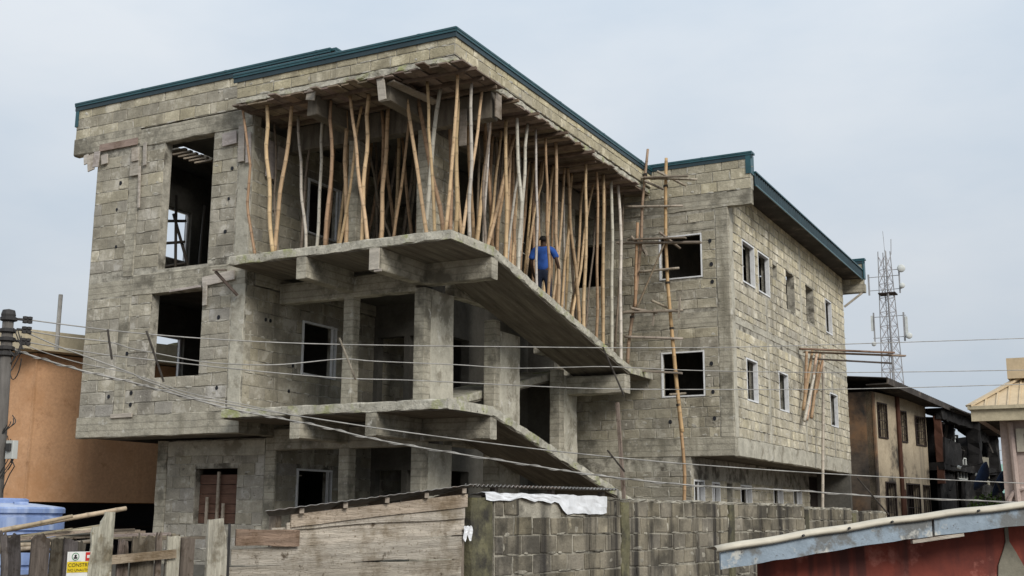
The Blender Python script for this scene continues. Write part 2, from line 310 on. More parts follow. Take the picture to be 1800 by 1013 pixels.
def lay_blocks(O, u, n, L, z0, z1, skips, course=0.25, blen=0.465, joint=0.015, proud=0.006, warm=0.5, store=None, owner=None, jitter=0.006, bright=1.0):
    O, u, n = Vector(O), Vector(u), Vector(n)
    nc = max(1, round((z1-z0)/course)); ch = (z1-z0)/nc
    for k in range(nc):
        a0, a1 = z0+k*ch, z0+(k+1)*ch
        batch = R.gauss(0, 0.045)                       # blocks of one course tend to come from one batch
        iv = [(0.0, L)]
        for s in skips:
            ov = min(s[3], a1)-max(s[2], a0)
            if ov > 0.45*ch: iv = subtract(iv, (s[0], s[1]))
        for (p, q) in iv:
            if q-p < 0.05: continue
            x = p; first = True
            while x < q-0.03:
                w = blen*R.uniform(0.92, 1.05)
                if first: w *= (0.5 if k % 2 else 1.0)*R.uniform(0.8, 1.1); first = False
                if q-(x+w) < 0.14: w = q-x
                w = min(w, q-x); e = x+w
                zz0, zz1 = a0, a1
                for s in skips:
                    if s[0] < (x+e)/2 < s[1] or (s[0] < e-0.02 and s[1] > x+0.02):
                        if s[2] < zz1 and s[3] > zz0:
                            if s[2] <= zz0+1e-6: zz0 = max(zz0, s[3])
                            else: zz1 = min(zz1, s[2])
                if zz1-zz0 > 0.05:
                    j = joint*R.uniform(0.35, 0.9); jz = joint*R.uniform(0.3, 0.8); pr = proud*R.uniform(0.3, 1.5)
                    c4 = [(x+j, zz0+jz), (e-j, zz0+jz), (e-j, zz1-jz), (x+j, zz1-jz)]
                    c4 = [(a+R.uniform(-jitter, jitter), b+R.uniform(-jitter, jitter)) for a, b in c4]
                    cx, cz = (x+e)/2, (zz0+zz1)/2; vs = []
                    for dd, ins in ((-0.02, 0.0), (pr-0.004, 0.0), (pr, 0.010)):
                        for a, b in c4:
                            a2 = a+(ins if a < cx else -ins); b2 = b+(ins if b < cz else -ins)
                            tl = R.uniform(-0.002, 0.002)
                            o = O+u*a2+n*(dd+tl); vs.append((o.x, o.y, b2))
                    fs = []
                    for r in (0, 4):
                        for i in range(4): fs.append((r+i, r+(i+1) % 4, r+4+(i+1) % 4, r+4+i))
                    fs.append((8, 9, 10, 11))
                    if u.cross(Vector((0, 0, 1))).dot(n) < 0: fs = [f[::-1] for f in fs]
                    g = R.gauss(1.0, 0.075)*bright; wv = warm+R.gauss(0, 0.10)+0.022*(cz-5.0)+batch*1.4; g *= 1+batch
                    tint = (g*(0.955+0.12*wv), g*(0.955+0.065*wv), g*(1.01-0.17*wv))
                    c = O+u*cx; c.z = cz
                    wt = w*(zz1-zz0)*abs(n.dot(c.normalized()))/c.length_squared
                    store.append((wt, vs, fs, tint, owner))
                x = e
def smears(store, mat, parent, prob=0.55):
    """mortar squeezed out of the joints and left in lumps and drips on the block faces"""
    mb = MB(); K = 9
    for wt, vs, fs, ti, ow in store:
        if R.random() > prob: continue
        c4 = [Vector(v) for v in vs[4:8]]; n = (c4[1]-c4[0]).cross(c4[3]-c4[0]).normalized(); e0, e1 = c4[1]-c4[0], c4[3]-c4[0]
        if n.dot(c4[0]) > 0: n = -n
        q = R.random()
        if q < 0.55: a, d, w = c4[0]+e0*R.uniform(0, .5), e0.normalized(), R.uniform(0.08, 0.34); h = R.uniform(0.010, 0.026); up = e1.normalized()
        elif q < 0.85: a, d, w = c4[1]+e1*R.uniform(0, .3), e1.normalized(), R.uniform(0.06, 0.20); h = R.uniform(0.010, 0.024); up = e0.normalized()
        else: a, d, w = c4[0]+e0*R.uniform(.1, .7)+e1*R.uniform(.1, .7), e0.normalized(), R.uniform(0.05, 0.16); h = R.uniform(0.02, 0.05); up = e1.normalized()
        mid = a+d*(w*0.5); ring = []; t0 = R.uniform(0, 6)
        for k in range(K):
            t = 2*math.pi*k/K; rr = 1+0.35*math.sin(2*t+t0)*R.uniform(0.4, 1)+R.uniform(-.2, .2)
            ring.append(mid+d*(w*0.5*rr*math.cos(t))+up*(h*rr*math.sin(t)))
        g = R.uniform(0.82, 1.12)
        mb.add([p+n*0.001 for p in ring]+[mid+(p-mid)*0.72+n*R.uniform(0.005, 0.013) for p in ring], [(i, (i+1) % K, K+(i+1) % K, K+i) for i in range(K)]+[tuple(range(K, 2*K))], (g, g, g))
    mb.build('mortar_smear', mat, parent, kind='stuff')
def split_blocks(store, mat, rest_parent, limit=300):
    store.sort(key=lambda t: -t[0])
    for wt, vs, fs, ti, ow in store[:limit]: MB().add(vs, fs, ti).build('block', mat, ow)
    if len(store) > limit:
        mb = MB()
        for wt, vs, fs, ti, ow in store[limit:]: mb.add(vs, fs, ti)
        mb.build('blockwork', mat, rest_parent, kind='stuff')

# ================================================================== ground
g = MB(); g.box((-400, -200, -2.2), (400, 600, -1.75)); structure(g.build('ground', 'dirt'))
g = MB(); g.add([(-6.9, -40, -1.746), (2.5, -40, -1.746), (13.5, 130, -1.746), (7.5, 130, -1.746)], [(0, 1, 2, 3)]); structure(g.build('street', 'asphalt'))

# ================================================================== unfinished building
F1, F2, RF = 2.0, 5.05, 8.24          # finished slab tops (z) and roof soffit
GZ = -1.75
bld = thing('unfinished_building', (-15.0, 22.0, GZ), 'unfinished three-storey grey sandcrete block building with ramped concrete balconies', 'building')
BL = []                                # every visible block of the building
def bwall(name, O, u, n, L, z0, z1, ops=(), bands=(), blocks=True, t=0.225, caps=True, **k):
    mb = MB(); cells_mesh(mb, (O[0], O[1], 0), u, n, L, z0, z1, list(ops), -0.006, -t, caps)
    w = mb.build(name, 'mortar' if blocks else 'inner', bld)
    if blocks: lay_blocks((O[0], O[1], 0), u, n, L, z0, z1, list(ops)+list(bands), store=BL, owner=w, **k)
    return w
def member(name, p, q, w, h, mat='concrete', up=(0, 0, 1), **k): return MB().rough(p, q, w, h, up, **k).build(name, mat, bld)
UX, UY, NF, NR, NL = (1, 0, 0), (0, 1, 0), (0, -1, 0), (1, 0, 0), (-1, 0, 0)

# ---- left bay, front face (Y = 18)
bx = lambda x: x+20.07
ops = [(bx(-18.15), bx(-16.72), 2.79, 4.60), (bx(-18.05), bx(-16.65), 5.12, 7.97)]
bands = [(0, 4.5, 4.60, 5.05), (0, 4.5, 7.97, 8.6), (bx(-19.06), bx(-18.74), 2, 8), (bx(-15.96), bx(-15.4), 2, 8.5)]
bwall('front_wall', (-20.07, 18), UX, NF, 4.49, 2.02, 8.37, ops, bands, warm=0.22, course=0.26, blen=0.49)
member('ground_beam', (-20.09, 18.10, 1.80), (-15.56, 18.10, 1.80), 0.26, 0.45)
member('lintel_beam', (-18.72, 18.07, 4.825), (-15.60, 18.07, 4.825), 0.17, 0.46)
member('lintel_beam', (-20.06, 18.085, 4.80), (-18.74, 18.085, 4.80), 0.17, 0.38, amp=0.006)
member('lintel_beam', (-18.80, 18.07, 8.16), (-15.60, 18.07, 8.16), 0.18, 0.40, amp=0.010)
member('lintel_beam', (-20.86, 18.075, 8.24), (-18.81, 18.075, 8.24), 0.19, 0.42, amp=0.016, chips=0.9)
for a, b in ((2.03, 4.60), (5.05, 7.95)):
    member('column', (-18.90, 18.085, a), (-18.90, 18.085, b), 0.32, 0.19, up=(0, 1, 0), amp=0.007, mat='concrete')
    member('column', (-15.76, 18.12, a), (-15.76, 18.12, b), 0.36, 0.25, up=(0, 1, 0), amp=0.010, mat='plaster')
# parapet of the bay, running on behind the balcony parapet
bwall('parapet', (-20.85, 18), UX, NF, 7.15, 8.40, 9.18, (), (), warm=0.35, t=0.22)
# other bay walls
bwall('side_wall', (-20.07, 24.4), (0, -1, 0), NL, 6.16, 1.6, 8.2, [(3.57, 5.2, 5.98, 7.25), (3.57, 5.2, 3.0, 4.15)], blocks=False, caps=False)
for sgn, zz in ((1, (5.98, 7.25)), (2, (3.0, 4.15))):
    fr = MB()
    for a, b in (((-20.0, 20.78, zz[0]), (-19.94, 20.83, zz[1])), ((-20.0, 19.2, zz[0]), (-19.94, 19.25, zz[1])), ((-20.0, 19.25, zz[1]-.05), (-19.94, 20.78, zz[1])), ((-20.0, 19.25, zz[0]), (-19.94, 20.78, zz[0]+.05))): fr.box(a, b)
    fr.build('window_frame', 'frame', bld)
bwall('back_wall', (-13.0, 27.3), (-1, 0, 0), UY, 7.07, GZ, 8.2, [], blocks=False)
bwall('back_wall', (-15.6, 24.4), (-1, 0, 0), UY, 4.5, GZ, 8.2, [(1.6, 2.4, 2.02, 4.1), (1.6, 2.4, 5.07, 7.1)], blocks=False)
# ---- bay side wall facing the balcony (X = -15.58), one pane of wall per storey
wy = lambda y: y-18.0
for z0, z1, wz0, wz1, y0 in ((2.02, 4.60, 2.95, 4.12, 18.03), (5.07, 8.0, 6.08, 7.32, 18.03), (GZ, 1.55, -0.22, 0.95, 19.2)):
    o = [(19.88-y0, 21.10-y0, wz0, wz1)]
    bwall('side_wall', (-15.58, y0), UY, NR, 24.4-y0, z0, z1, o, [], warm=0.30, bright=0.92)
    fr = MB(); X0, X1 = -15.60, -15.545
    for a, b in (((19.88, wz0), (19.92, wz1)), ((21.06, wz0), (21.10, wz1)), ((19.92, wz1-.04), (21.06, wz1)), ((19.92, wz0), (21.06, wz0+.04)), ((20.94, wz0+.04), (20.97, wz1-.04))):
        fr.box((X0, a[0], a[1]), (X1, b[0], b[1]))
    fr.build('window_frame', 'frame', bld)
member('edge_beam', (-15.67, 18.25, 1.79), (-15.67, 24.3, 1.79), 0.22, 0.44)
member('edge_beam', (-15.67, 18.26, 4.83), (-15.67, 24.3, 4.83), 0.24, 0.42)
# ---- ground floor under the bay
ops = [(1.10, 2.25, -0.21, 0.95)]
bwall('front_wall', (-18.85, 19.2), UX, NF, 3.27, GZ, 1.56, ops, [(0, 0.28, GZ, 2), (0.28, 4, 1.22, 2), (2.97, 3.3, GZ, 2)], warm=0.22, bright=1.02)
member('column', (-18.72, 19.30, GZ), (-18.72, 19.30, 1.56), 0.30, 0.25, up=(0, 1, 0), mat='concrete')
member('column', (-15.72, 19.29, GZ), (-15.72, 19.29, 1.56), 0.28, 0.24, up=(0, 1, 0), mat='concrete')
member('lintel_beam', (-18.56, 19.29, 1.38), (-15.88, 19.29, 1.38), 0.22, 0.33, mat='plaster')
bwall('side_wall', (-18.85, 24.4), (0, -1, 0), NL, 5.2, GZ, 1.56, [], blocks=False, caps=False)
for k in range(5):                                             # boarded ground-floor window
    z = -0.20+k*0.205; MB().beam((-17.74, 19.36, z+0.1), (-16.61, 19.36, z+0.1), 0.025, 0.198-0.01*(k % 2)).build('shutter_board', 'red_board', bld)
for x, h in ((-17.16, 1.08), (-17.45, 0.55), (-17.0, 0.42)):
    MB().beam((x, 19.27, -0.40), (x, 19.27, -0.40+h+0.2), 0.07, 0.04, up=(0, 1, 0), tint=(0.42, 0.36, 0.29), bevel=0.006).build('batten', 'board_v', bld)

# ---- floor slabs
def slab(name, lo, hi, rough=True):
    z = (lo[2]+hi[2])/2; yc = (lo[1]+hi[1])/2
    o = MB()
    if rough: o.rough((lo[0], yc, z), (hi[0], yc, z), hi[1]-lo[1], hi[2]-lo[2], amp=0.012, seg=0.18, bev=0.015, chips=0.8)
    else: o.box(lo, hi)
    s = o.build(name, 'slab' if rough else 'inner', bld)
    if rough: MB().box((lo[0]+.05, lo[1]+.05, lo[2]-.02), (hi[0]-.05, hi[1]-.02, lo[2]+.05)).build('soffit', 'soffit', bld)  # dark sheet below the slab, its shade put into the colour
for z in (F1, F2):
    slab('balcony_slab', (-15.58, 17.45, z-0.175), (-10.43, 19.10, z))
    slab('floor_slab', (-20.0, 19.12, z-0.18), (-13.80, 27.3, z-0.004), False)
    slab('floor_slab', (-13.78, 19.12, z-0.18), (-11.98, 19.6, z-0.004), False)
slab('floor_slab', (-20.05, 18.24, 1.60), (-15.80, 19.11, F1-0.004), False)
slab('floor_slab', (-20.0, 18.2, F2-0.18), (-15.80, 19.11, F2-0.004), False)
slab('floor_slab', (-20.0, 19.0, GZ), (-11.9, 27.3, -1.05), False)
# roof slab, left open by a slatted slot over the bay
slab('roof_slab', (-20.05, 18.24, 8.22), (-19.05, 27.3, 8.40), False)
slab('roof_slab', (-18.48, 18.24, 8.22), (-15.60, 27.3, 8.40), False)
slab('roof_slab', (-19.045, 20.10, 8.22), (-18.485, 27.3, 8.40), False)
slab('roof_slab', (-19.045, 18.24, 8.22), (-18.485, 19.0, 8.40), False)
slab('roof_slab', (-15.59, 17.60, 8.245), (-10.60, 27.45, 8.40), False)
for k in range(6): MB().box((-19.04, 19.05+k*0.18, 8.16), (-18.49, 19.14+k*0.18, 8.21), (0.5, 0.42, 0.33)).build('slat', 'board', bld)

# ---- beams, columns and piers of the balcony
for zt, zb, top in ((F1-0.175, 1.39, 0), (F2-0.175, 4.44, 1)):
    zc, h = (zt+zb)/2, zt-zb
    for x in (-13.775, -12.055): member('balcony_beam', (x, 17.47, zc), (x, 19.03, zc), 0.24, h, amp=0.006)
    member('balcony_beam', (-12.05, 19.16, zc), (-10.46, 19.16, zc), 0.25, h, amp=0.006)
    member('cross_beam', (-15.56, 19.17, zc-0.10), (-12.18, 19.17, zc-0.10), 0.24, h, amp=0.006)
    member('cross_beam', (-12.07, 20.2, zc-0.03), (-12.07, 21.95, zc-0.03), 0.22, h+0.0, amp=0.006)
member('ramp_beam', (-11.96, 25.8, 3.10), (-10.45, 25.8, 3.10), 0.38, 0.44)
member('ramp_beam', (-11.96, 25.8, 0.02), (-10.45, 25.8, 0.02), 0.38, 0.44)
for x, zb, zt in ((-13.775, F2, 7.65), (-12.055, F2, 7.65)): pass
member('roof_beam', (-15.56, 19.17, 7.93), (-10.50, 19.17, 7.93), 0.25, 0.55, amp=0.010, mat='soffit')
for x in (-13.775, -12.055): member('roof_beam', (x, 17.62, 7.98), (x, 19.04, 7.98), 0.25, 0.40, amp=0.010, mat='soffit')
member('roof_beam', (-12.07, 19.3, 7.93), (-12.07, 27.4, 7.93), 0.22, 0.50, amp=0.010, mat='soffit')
for z0, z1 in ((GZ, 1.39), (F1, 4.40), (F2, 7.68)):
    member('column', (-13.775, 19.17, z0), (-13.775, 19.17, z1), 0.25, 0.25, up=(0, 1, 0), amp=0.006, mat='concrete')
    member('column', (-12.08, 19.18, z0), (-12.08, 19.18, z1), 0.25, 0.25, up=(0, 1, 0), amp=0.006, mat='concrete')
for z0, z1 in ((GZ, 1.36), (F1, 4.40)):
    member('pier', (-12.075, 19.76, z0), (-12.075, 19.76, z1), 0.22, 0.90, up=(0, 1, 0), amp=0.010, mat='plaster')
# piers below the ramps stop at the ramp soffit
def ramp_z(y, top): return top-(y-19.1)*(1.50/6.9)
for top, low in ((F2, F1), (F1, GZ)):
    base = low if low == F1 else GZ
    for y0, y1 in ((21.95, 23.16), (25.22, 26.24)):
        yb = min(y1, 26.0)
        member('pier', (-12.10, y0+0.13, base if low != F1 else max(F1-3, ramp_z(y0, F1)-1.6)), (-12.10, y0+0.13, ramp_z(y0+.2, top)-0.20), 0.28, 0.25, up=(0, 1, 0), amp=0.007, mat='concrete')
        member('pier', (-12.085, (y0+.26+y1)/2, base if low != F1 else ramp_z(y0, F1)-1.6), (-12.085, (y0+.26+y1)/2, ramp_z(yb, top)-0.20), 0.24, y1-y0-0.27, up=(0, 1, 0), amp=0.010, mat='plaster')
# upper storey: block piers behind the props
bwall('pier_wall', (-11.98, 19.30), UY, NR, 1.0, F2, 7.68, [], warm=0.4)
bwall('pier_wall', (-11.98, 21.75), UY, NR, 1.5, F2-0.6, 7.68, [], warm=0.4)
bwall('pier_wall', (-11.98, 24.30), UY, NR, 1.9, F2-1.3, 7.68, [(-1, -0.5, 0, 1)], [(0, 2, 6.95, 7.15)], warm=0.4)
# ---- ramps: outer flights drop from each balcony to a half landing, inner flights return below them
for top, bot, zend in ((F2, 3.55, 0), (F1, 0.40, 0)):
    a, b = Vector((-11.19, 19.08, top-0.088)), Vector((-11.19, 26.0, bot-0.088))
    MB().rough(a, b, 1.52, 0.175, amp=0.012, seg=0.16, bev=0.02, chips=0.8).build('ramp', 'slab', bld)
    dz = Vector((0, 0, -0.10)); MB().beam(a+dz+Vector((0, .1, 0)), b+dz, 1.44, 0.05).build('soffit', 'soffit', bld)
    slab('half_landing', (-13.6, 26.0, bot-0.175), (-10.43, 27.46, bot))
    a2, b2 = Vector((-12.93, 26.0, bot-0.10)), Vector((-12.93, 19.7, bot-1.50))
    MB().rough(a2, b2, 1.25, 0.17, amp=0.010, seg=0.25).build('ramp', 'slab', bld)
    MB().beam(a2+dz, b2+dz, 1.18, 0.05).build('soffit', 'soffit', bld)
# inner partitions seen in the dark behind the columns
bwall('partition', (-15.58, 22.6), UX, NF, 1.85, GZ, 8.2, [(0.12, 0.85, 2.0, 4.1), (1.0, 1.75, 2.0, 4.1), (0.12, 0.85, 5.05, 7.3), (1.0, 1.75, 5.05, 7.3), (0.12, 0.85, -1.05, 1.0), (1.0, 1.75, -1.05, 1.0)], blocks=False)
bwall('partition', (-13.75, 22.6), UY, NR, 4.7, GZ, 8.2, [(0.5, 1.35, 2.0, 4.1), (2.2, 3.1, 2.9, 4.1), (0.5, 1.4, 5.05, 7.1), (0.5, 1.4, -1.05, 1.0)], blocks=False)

# ---- balcony parapet above the roof slab
member('slab_edge', (-15.60, 17.535, 8.305), (-10.42, 17.535, 8.305), 0.17, 0.125, mat='slab', amp=0.014, chips=1.0, seg=0.15)
member('slab_edge', (-10.50, 17.46, 8.30), (-10.50, 27.44, 8.27), 0.17, 0.13, mat='slab', amp=0.014, chips=1.0, seg=0.15)
bwall('parapet', (-15.60, 17.45), UX, NF, 5.20, 8.37, 8.79, (), (), warm=0.60, t=0.2, course=0.21, bright=1.06)
bwall('parapet', (-10.40, 17.45), UY, NR, 10.05, 8.37, 8.79, (), (), warm=0.62, t=0.2, course=0.21, bright=1.08)

# ---- wing
bwx = lambda x: x+13.5
ops = [(bwx(-10.21), bwx(-9.07), 5.90, 7.03), (bwx(-10.21), bwx(-9.08), 2.91, 4.04), (bwx(-12.6), bwx(-11.8), 5.90, 7.03)]
bands = [(0, 6, 4.62, 5.02), (0, 6, 7.10, 7.32), (0, 6, 7.62, 8.02), (bwx(-8.72), 9, 1.4, 7.7)]
bwall('front_wall', (-13.5, 27.5), UX, NF, 5.12, 1.90, 8.05, ops, bands, warm=0.36, bright=0.98)
bwall('front_wall', (-13.5, 27.5), UX, NF, 4.0, GZ, 1.44, [], [(0, 4, 1.1, 1.5)], warm=0.30, bright=0.93)
member('ground_beam', (-13.4, 27.62, 1.67), (-8.37, 27.62, 1.67), 0.26, 0.47)
member('lintel_beam', (-13.4, 27.58, 4.82), (-8.73, 27.58, 4.82), 0.18, 0.40, amp=0.008)
member('lintel_beam', (-13.4, 27.585, 7.21), (-8.73, 27.585, 7.21), 0.18, 0.21, amp=0.008)
member('roof_beam', (-13.4, 27.58, 7.83), (-7.76, 27.58, 7.83), 0.19, 0.40, amp=0.016, chips=0.9)
member('column', (-8.54, 27.60, 1.9), (-8.54, 27.60, 7.64), 0.34, 0.22, up=(0, 1, 0), amp=0.008)
bwall('parapet', (-13.5, 27.5), UX, NF, 5.74, 8.04, 8.86, (), (), warm=0.42, t=0.24)
# wing flank, facing the lane (X = -8.38)
sy = lambda y: y-27.5
sops = [(sy(28.63), sy(29.75), 5.92, 7.05), (sy(30.08), sy(31.2), 5.92, 7.05), (sy(31.56), sy(32.04), 6.55, 6.97), (sy(32.98), sy(33.97), 5.92, 7.05), (sy(35.34), sy(36.37), 5.92, 7.05), (sy(37.91), sy(38.84), 5.92, 7.05),
        (sy(28.69), sy(29.68), 2.88, 3.97), (sy(31.78), sy(32.77), 2.88, 3.97), (sy(34.80), sy(35.73), 2.88, 3.97), (sy(38.01), sy(39.1), 2.88, 3.97)]
sb = [(0, 0.30, 1.4, 8.3), (0, 14, 1.4, 1.9), (3.2, 3.42, 1.9, 5.9), (7.1, 7.32, 1.9, 8), (10.9, 11.1, 1.9, 5.9), (0, 14, 4.72, 4.92)]
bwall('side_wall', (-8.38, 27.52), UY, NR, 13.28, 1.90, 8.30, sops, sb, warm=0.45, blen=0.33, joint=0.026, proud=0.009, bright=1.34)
member('corner_column', (-8.46, 27.72, 1.9), (-8.46, 27.72, 8.28), 0.30, 0.19, up=(1, 0, 0), amp=0.006, mat='plaster')
member('ground_beam', (-8.47, 27.76, 1.67), (-8.47, 40.78, 1.67), 0.20, 0.46, mat='plaster')
member('floor_band', (-8.46, 27.86, 4.82), (-8.46, 40.78, 4.82), 0.18, 0.19, mat='plaster')
for y, z0, z1 in ((30.83, 1.91, 4.72), (34.73, 1.91, 4.72), (34.73, 4.93, 8.28), (38.52, 4.93, 5.88)):
    member('pilaster', (-8.465, y, z0), (-8.465, y, z1), 0.21, 0.19, up=(1, 0, 0), amp=0.005, mat='plaster')
bwall('back_wall', (-8.4, 40.8), (-1, 0, 0), UY, 5.1, GZ, 8.3, [], blocks=False)
bwall('side_wall', (-13.5, 40.8), (0, -1, 0), NL, 13.3, GZ, 8.3, [], blocks=False)
bwall('partition', (-10.8, 28.2), UY, NR, 12.4, GZ, 8.2, [(1.2, 2.1, 2, 4.0), (6, 7, 5.05, 7.0)], blocks=False)
for z in (F1, F2): slab('floor_slab', (-13.45, 27.75, z-0.2), (-8.62, 40.7, z-0.004), False)
slab('floor_slab', (-8.62, 27.76, 1.445), (-8.60, 40.7, 1.9), False)
MB().box((-13.4, 27.76, 1.45), (-8.57, 40.74, 1.52)).build('soffit', 'soffit', bld)
# ground floor of the wing, set back under the overhang
gops = [(sy(27.68), sy(28.5), -0.20, 0.89), (sy(29.09), sy(29.75), -0.20, 0.87), (sy(30.34), sy(30.83), -0.20, 0.87), (sy(31.56), sy(32.65), -0.20, 0.86), (sy(34.92), sy(36.01), -0.20, 0.84), (sy(37.26), sy(38.32), -0.20, 0.84), (sy(39.4), sy(40.75), GZ, 1.35)]
bwall('side_wall', (-9.5, 27.52), UY, NR, 13.28, GZ, 1.44, gops, [(0, 14, 0.92, 1.5)], warm=0.45)
gr = MB()
for k in range(9): gr.box((-9.53, 39.45+k*0.155, -1.7), (-9.51, 39.47+k*0.155, 1.3))
for z in (-0.6, 0.25, 0.9): gr.box((-9.535, 39.42, z), (-9.505, 40.74, z+0.03))
gr.build('grille', 'grille', bld)

# ---- window frames of the wing
def frame_y(x0, x1, z0, z1, y=27.5, w=0.034):          # in a front wall
    p = thing_part = MB()
    for a, b in (((x0, z0), (x0+w, z1)), ((x1-w, z0), (x1, z1)), ((x0+w, z1-w), (x1-w, z1)), ((x0+w, z0), (x1-w, z0+w))): p.box((a[0], y-0.018, a[1]), (b[0], y+0.06, b[1]))
    return p.build('window_frame', 'frame', bld)
def frame_x(y0, y1, z0, z1, x, w=0.04, rail=False):
    p = MB()
    for a, b in (((y0, z0), (y0+w, z1)), ((y1-w, z0), (y1, z1)), ((y0+w, z1-w), (y1-w, z1)), ((y0+w, z0), (y1-w, z0+w))): p.box((x-0.10, a[0], a[1]), (x+0.016, b[0], b[1]))
    if rail: p.box((x-0.06, y1-0.40, z0+w), (x-0.02, y1-0.35, z1-w))
    return p.build('window_frame', 'frame', bld)
frame_y(-10.21, -9.07, 5.90, 7.03); frame_y(-10.21, -9.08, 2.91, 4.04)
for k, (a, b, c, d) in enumerate(sops):
    if k in (0, 1, 5, 6, 7, 9): frame_x(a+27.5, b+27.5, c, d, -8.38)
for k, (a, b, c, d) in enumerate(gops[:6]):
    if k != 2: frame_x(a+27.5, b+27.5, c, d, -9.5, rail=True)

# ---- roof edges: folded teal flashing, corrugated eaves
def coping(p, q, out, name='coping'):
    """two-step folded metal cap along a parapet"""
    p, q, o = Vector(p), Vector(q), Vector(out)
    c = MB()
    c.beam(p+o*0.02+Vector((0, 0, 0.115)), q+o*0.02+Vector((0, 0, 0.115)), 0.30, 0.055, bevel=0.010)
    c.beam(p+o*0.145+Vector((0, 0, 0.068)), q+o*0.145+Vector((0, 0, 0.068)), 0.030, 0.040)
    cp = c.build(name, 'teal', bld)
    MB().beam(p+o*0.130+Vector((0, 0, 0.0)), q+o*0.130+Vector((0, 0, 0.0)), 0.022, 0.096).build('fascia_strip', 'teal_dark', bld)
    for k in range(1, int((q-p).length/2.4)+1):                # lapped joints between cap lengths
        j = p+(q-p).normalized()*(2.4*k-0.3); d = (q-p).normalized()*0.03
        MB().beam(j-d+o*0.02+Vector((0, 0, 0.116)), j+d+o*0.02+Vector((0, 0, 0.116)), 0.306, 0.062, bevel=0.010).build('cap_joint', 'teal', bld)
coping((-20.90, 18.11, 9.17), (-13.65, 18.11, 9.17), (0, -1, 0))
coping((-13.69, 18.0, 9.168), (-13.69, 24.0, 9.168), (1, 0, 0))
coping((-15.68, 17.56, 8.76), (-10.36, 17.56, 8.76), (0, -1, 0))
coping((-10.51, 17.42, 8.759), (-10.51, 27.5, 8.759), (1, 0, 0))
coping((-13.5, 27.62, 8.85), (-7.70, 27.62, 8.85), (0, -1, 0))
MB().box((-20.885, 17.975, 8.74), (-20.86, 18.22, 9.20)).box((-20.86, 17.975, 8.74), (-20.78, 17.984, 9.2)).build('corner_trim', 'teal', bld)
MB().box((-7.755, 17.475+10, 8.42), (-7.735, 27.76, 8.92)).box((-7.87, 27.472, 8.42), (-7.755, 27.484, 8.92)).build('corner_trim', 'teal', bld)
def corrugated(name, o, u, v, nu, amp, mat, parent, pitch_pts=8, thick=None):
    """sheet with real corrugations: u runs across the ribs, v along them"""
    o, u, v = Vector(o), Vector(u), Vector(v); n = u.cross(v).normalized(); mb = MB(); vs = []
    k = nu*pitch_pts
    for i in range(k+1):
        h = amp*math.sin(2*math.pi*i/pitch_pts)
        for j in range(2): vs.append(o+u*(i/k)+v*j+n*h)
    mb.add(vs, [(2*i, 2*i+2, 2*i+3, 2*i+1) for i in range(k)])
    ob = mb.build(name, mat, parent)
    s = ob.modifiers.new('sheet', 'SOLIDIFY'); s.thickness = thick or 0.006
    return ob
corrugated('roof_sheet', (-7.72, 27.78, 8.52), (0, 13.6, 0), (-5.5, 0, 0.30), 60, 0.02, 'teal_dark', bld)
corrugated('eave_sheet', (-7.74, 27.79, 8.20), (0, 13.58, 0), (0.0, 0, 0.30), 66, 0.022, 'teal_dark', bld)
MB().beam((-7.72, 27.78, 8.185), (-7.72, 41.37, 8.185), 0.03, 0.04).build('eave_strip', 'teal', bld)
MB().beam((-7.715, 27.78, 8.525), (-7.715, 41.37, 8.525), 0.05, 0.035).build('eave_strip', 'teal', bld)
MB().box((-8.37, 27.78, 8.22), (-7.78, 41.3, 8.24)).build('soffit_board', 'soot_and_shade', bld)  # eave underside coloured dark for shade, no soot here
# far end parapet stub
bwall('parapet', (-9.5, 41.10), UX, NF, 1.80, 8.02, 8.80, (), (), warm=0.4, t=0.2)
MB().rough((-9.4, 41.2, 7.88), (-7.66, 41.2, 7.88), 0.24, 0.30).build('roof_beam', 'concrete', bld)
coping((-9.5, 41.21, 8.80), (-7.62, 41.21, 8.80), (0, -1, 0))
MB().box((-7.70, 41.06, 8.22), (-7.66, 41.34, 8.86)).build('corner_trim', 'teal', bld)
MB().beam((-8.38, 41.0, 7.25), (-7.75, 41.15, 7.74), 0.07, 0.07, tint=(0.4, 0.36, 0.3)).build('strut', 'board', bld)

# ---- formwork boards left nailed on the concrete
PALE = (0.47, 0.425, 0.375)
def nailed(p, q, w, t=0.03, tint=PALE, up=(0, 1, 0)):
    MB().beam(p, q, w, t, up=up, tint=jit(tint, 0.15), bevel=0.004).build('formwork_board', 'board', bld)
nailed((-18.86, 17.94, 7.95), (-18.86, 17.94, 7.30), 0.26); nailed((-18.84, 17.91, 7.93), (-18.83, 17.91, 7.62), 0.20); nailed((-18.60, 17.95, 8.02), (-18.57, 17.95, 7.50), 0.09)
nailed((-18.72, 17.95, 7.5), (-18.66, 17.95, 6.55), 0.06)
nailed((-20.28, 17.955, 7.98), (-20.20, 17.94, 7.60), 0.20); nailed((-20.05, 17.94, 8.02), (-20.06, 17.93, 7.66), 0.17); nailed((-19.82, 17.95, 7.92), (-19.80, 17.95, 7.70), 0.19); nailed((-20.42, 17.96, 8.0), (-20.38, 17.95, 7.78), 0.14)
MB().beam((-20.0, 17.96, 8.10), (-18.85, 17.965, 8.10), 0.025, 0.16, tint=(0.33, 0.25, 0.21)).build('formwork_board', 'board', bld)
nailed((-16.36, 17.94, 7.74), (-15.98, 17.94, 7.76), 0.28, up=(0, 1, 0)); nailed((-15.86, 17.95, 8.0), (-15.84, 17.95, 7.2), 0.16); nailed((-15.66, 17.94, 7.8), (-15.63, 17.94, 7.15), 0.14)
nailed((-15.50, 18.5, 7.75), (-15.50, 18.5, 6.95), 0.30, up=(1, 0, 0)); nailed((-15.50, 18.85, 7.7), (-15.50, 18.85, 7.2), 0.30, up=(1, 0, 0))
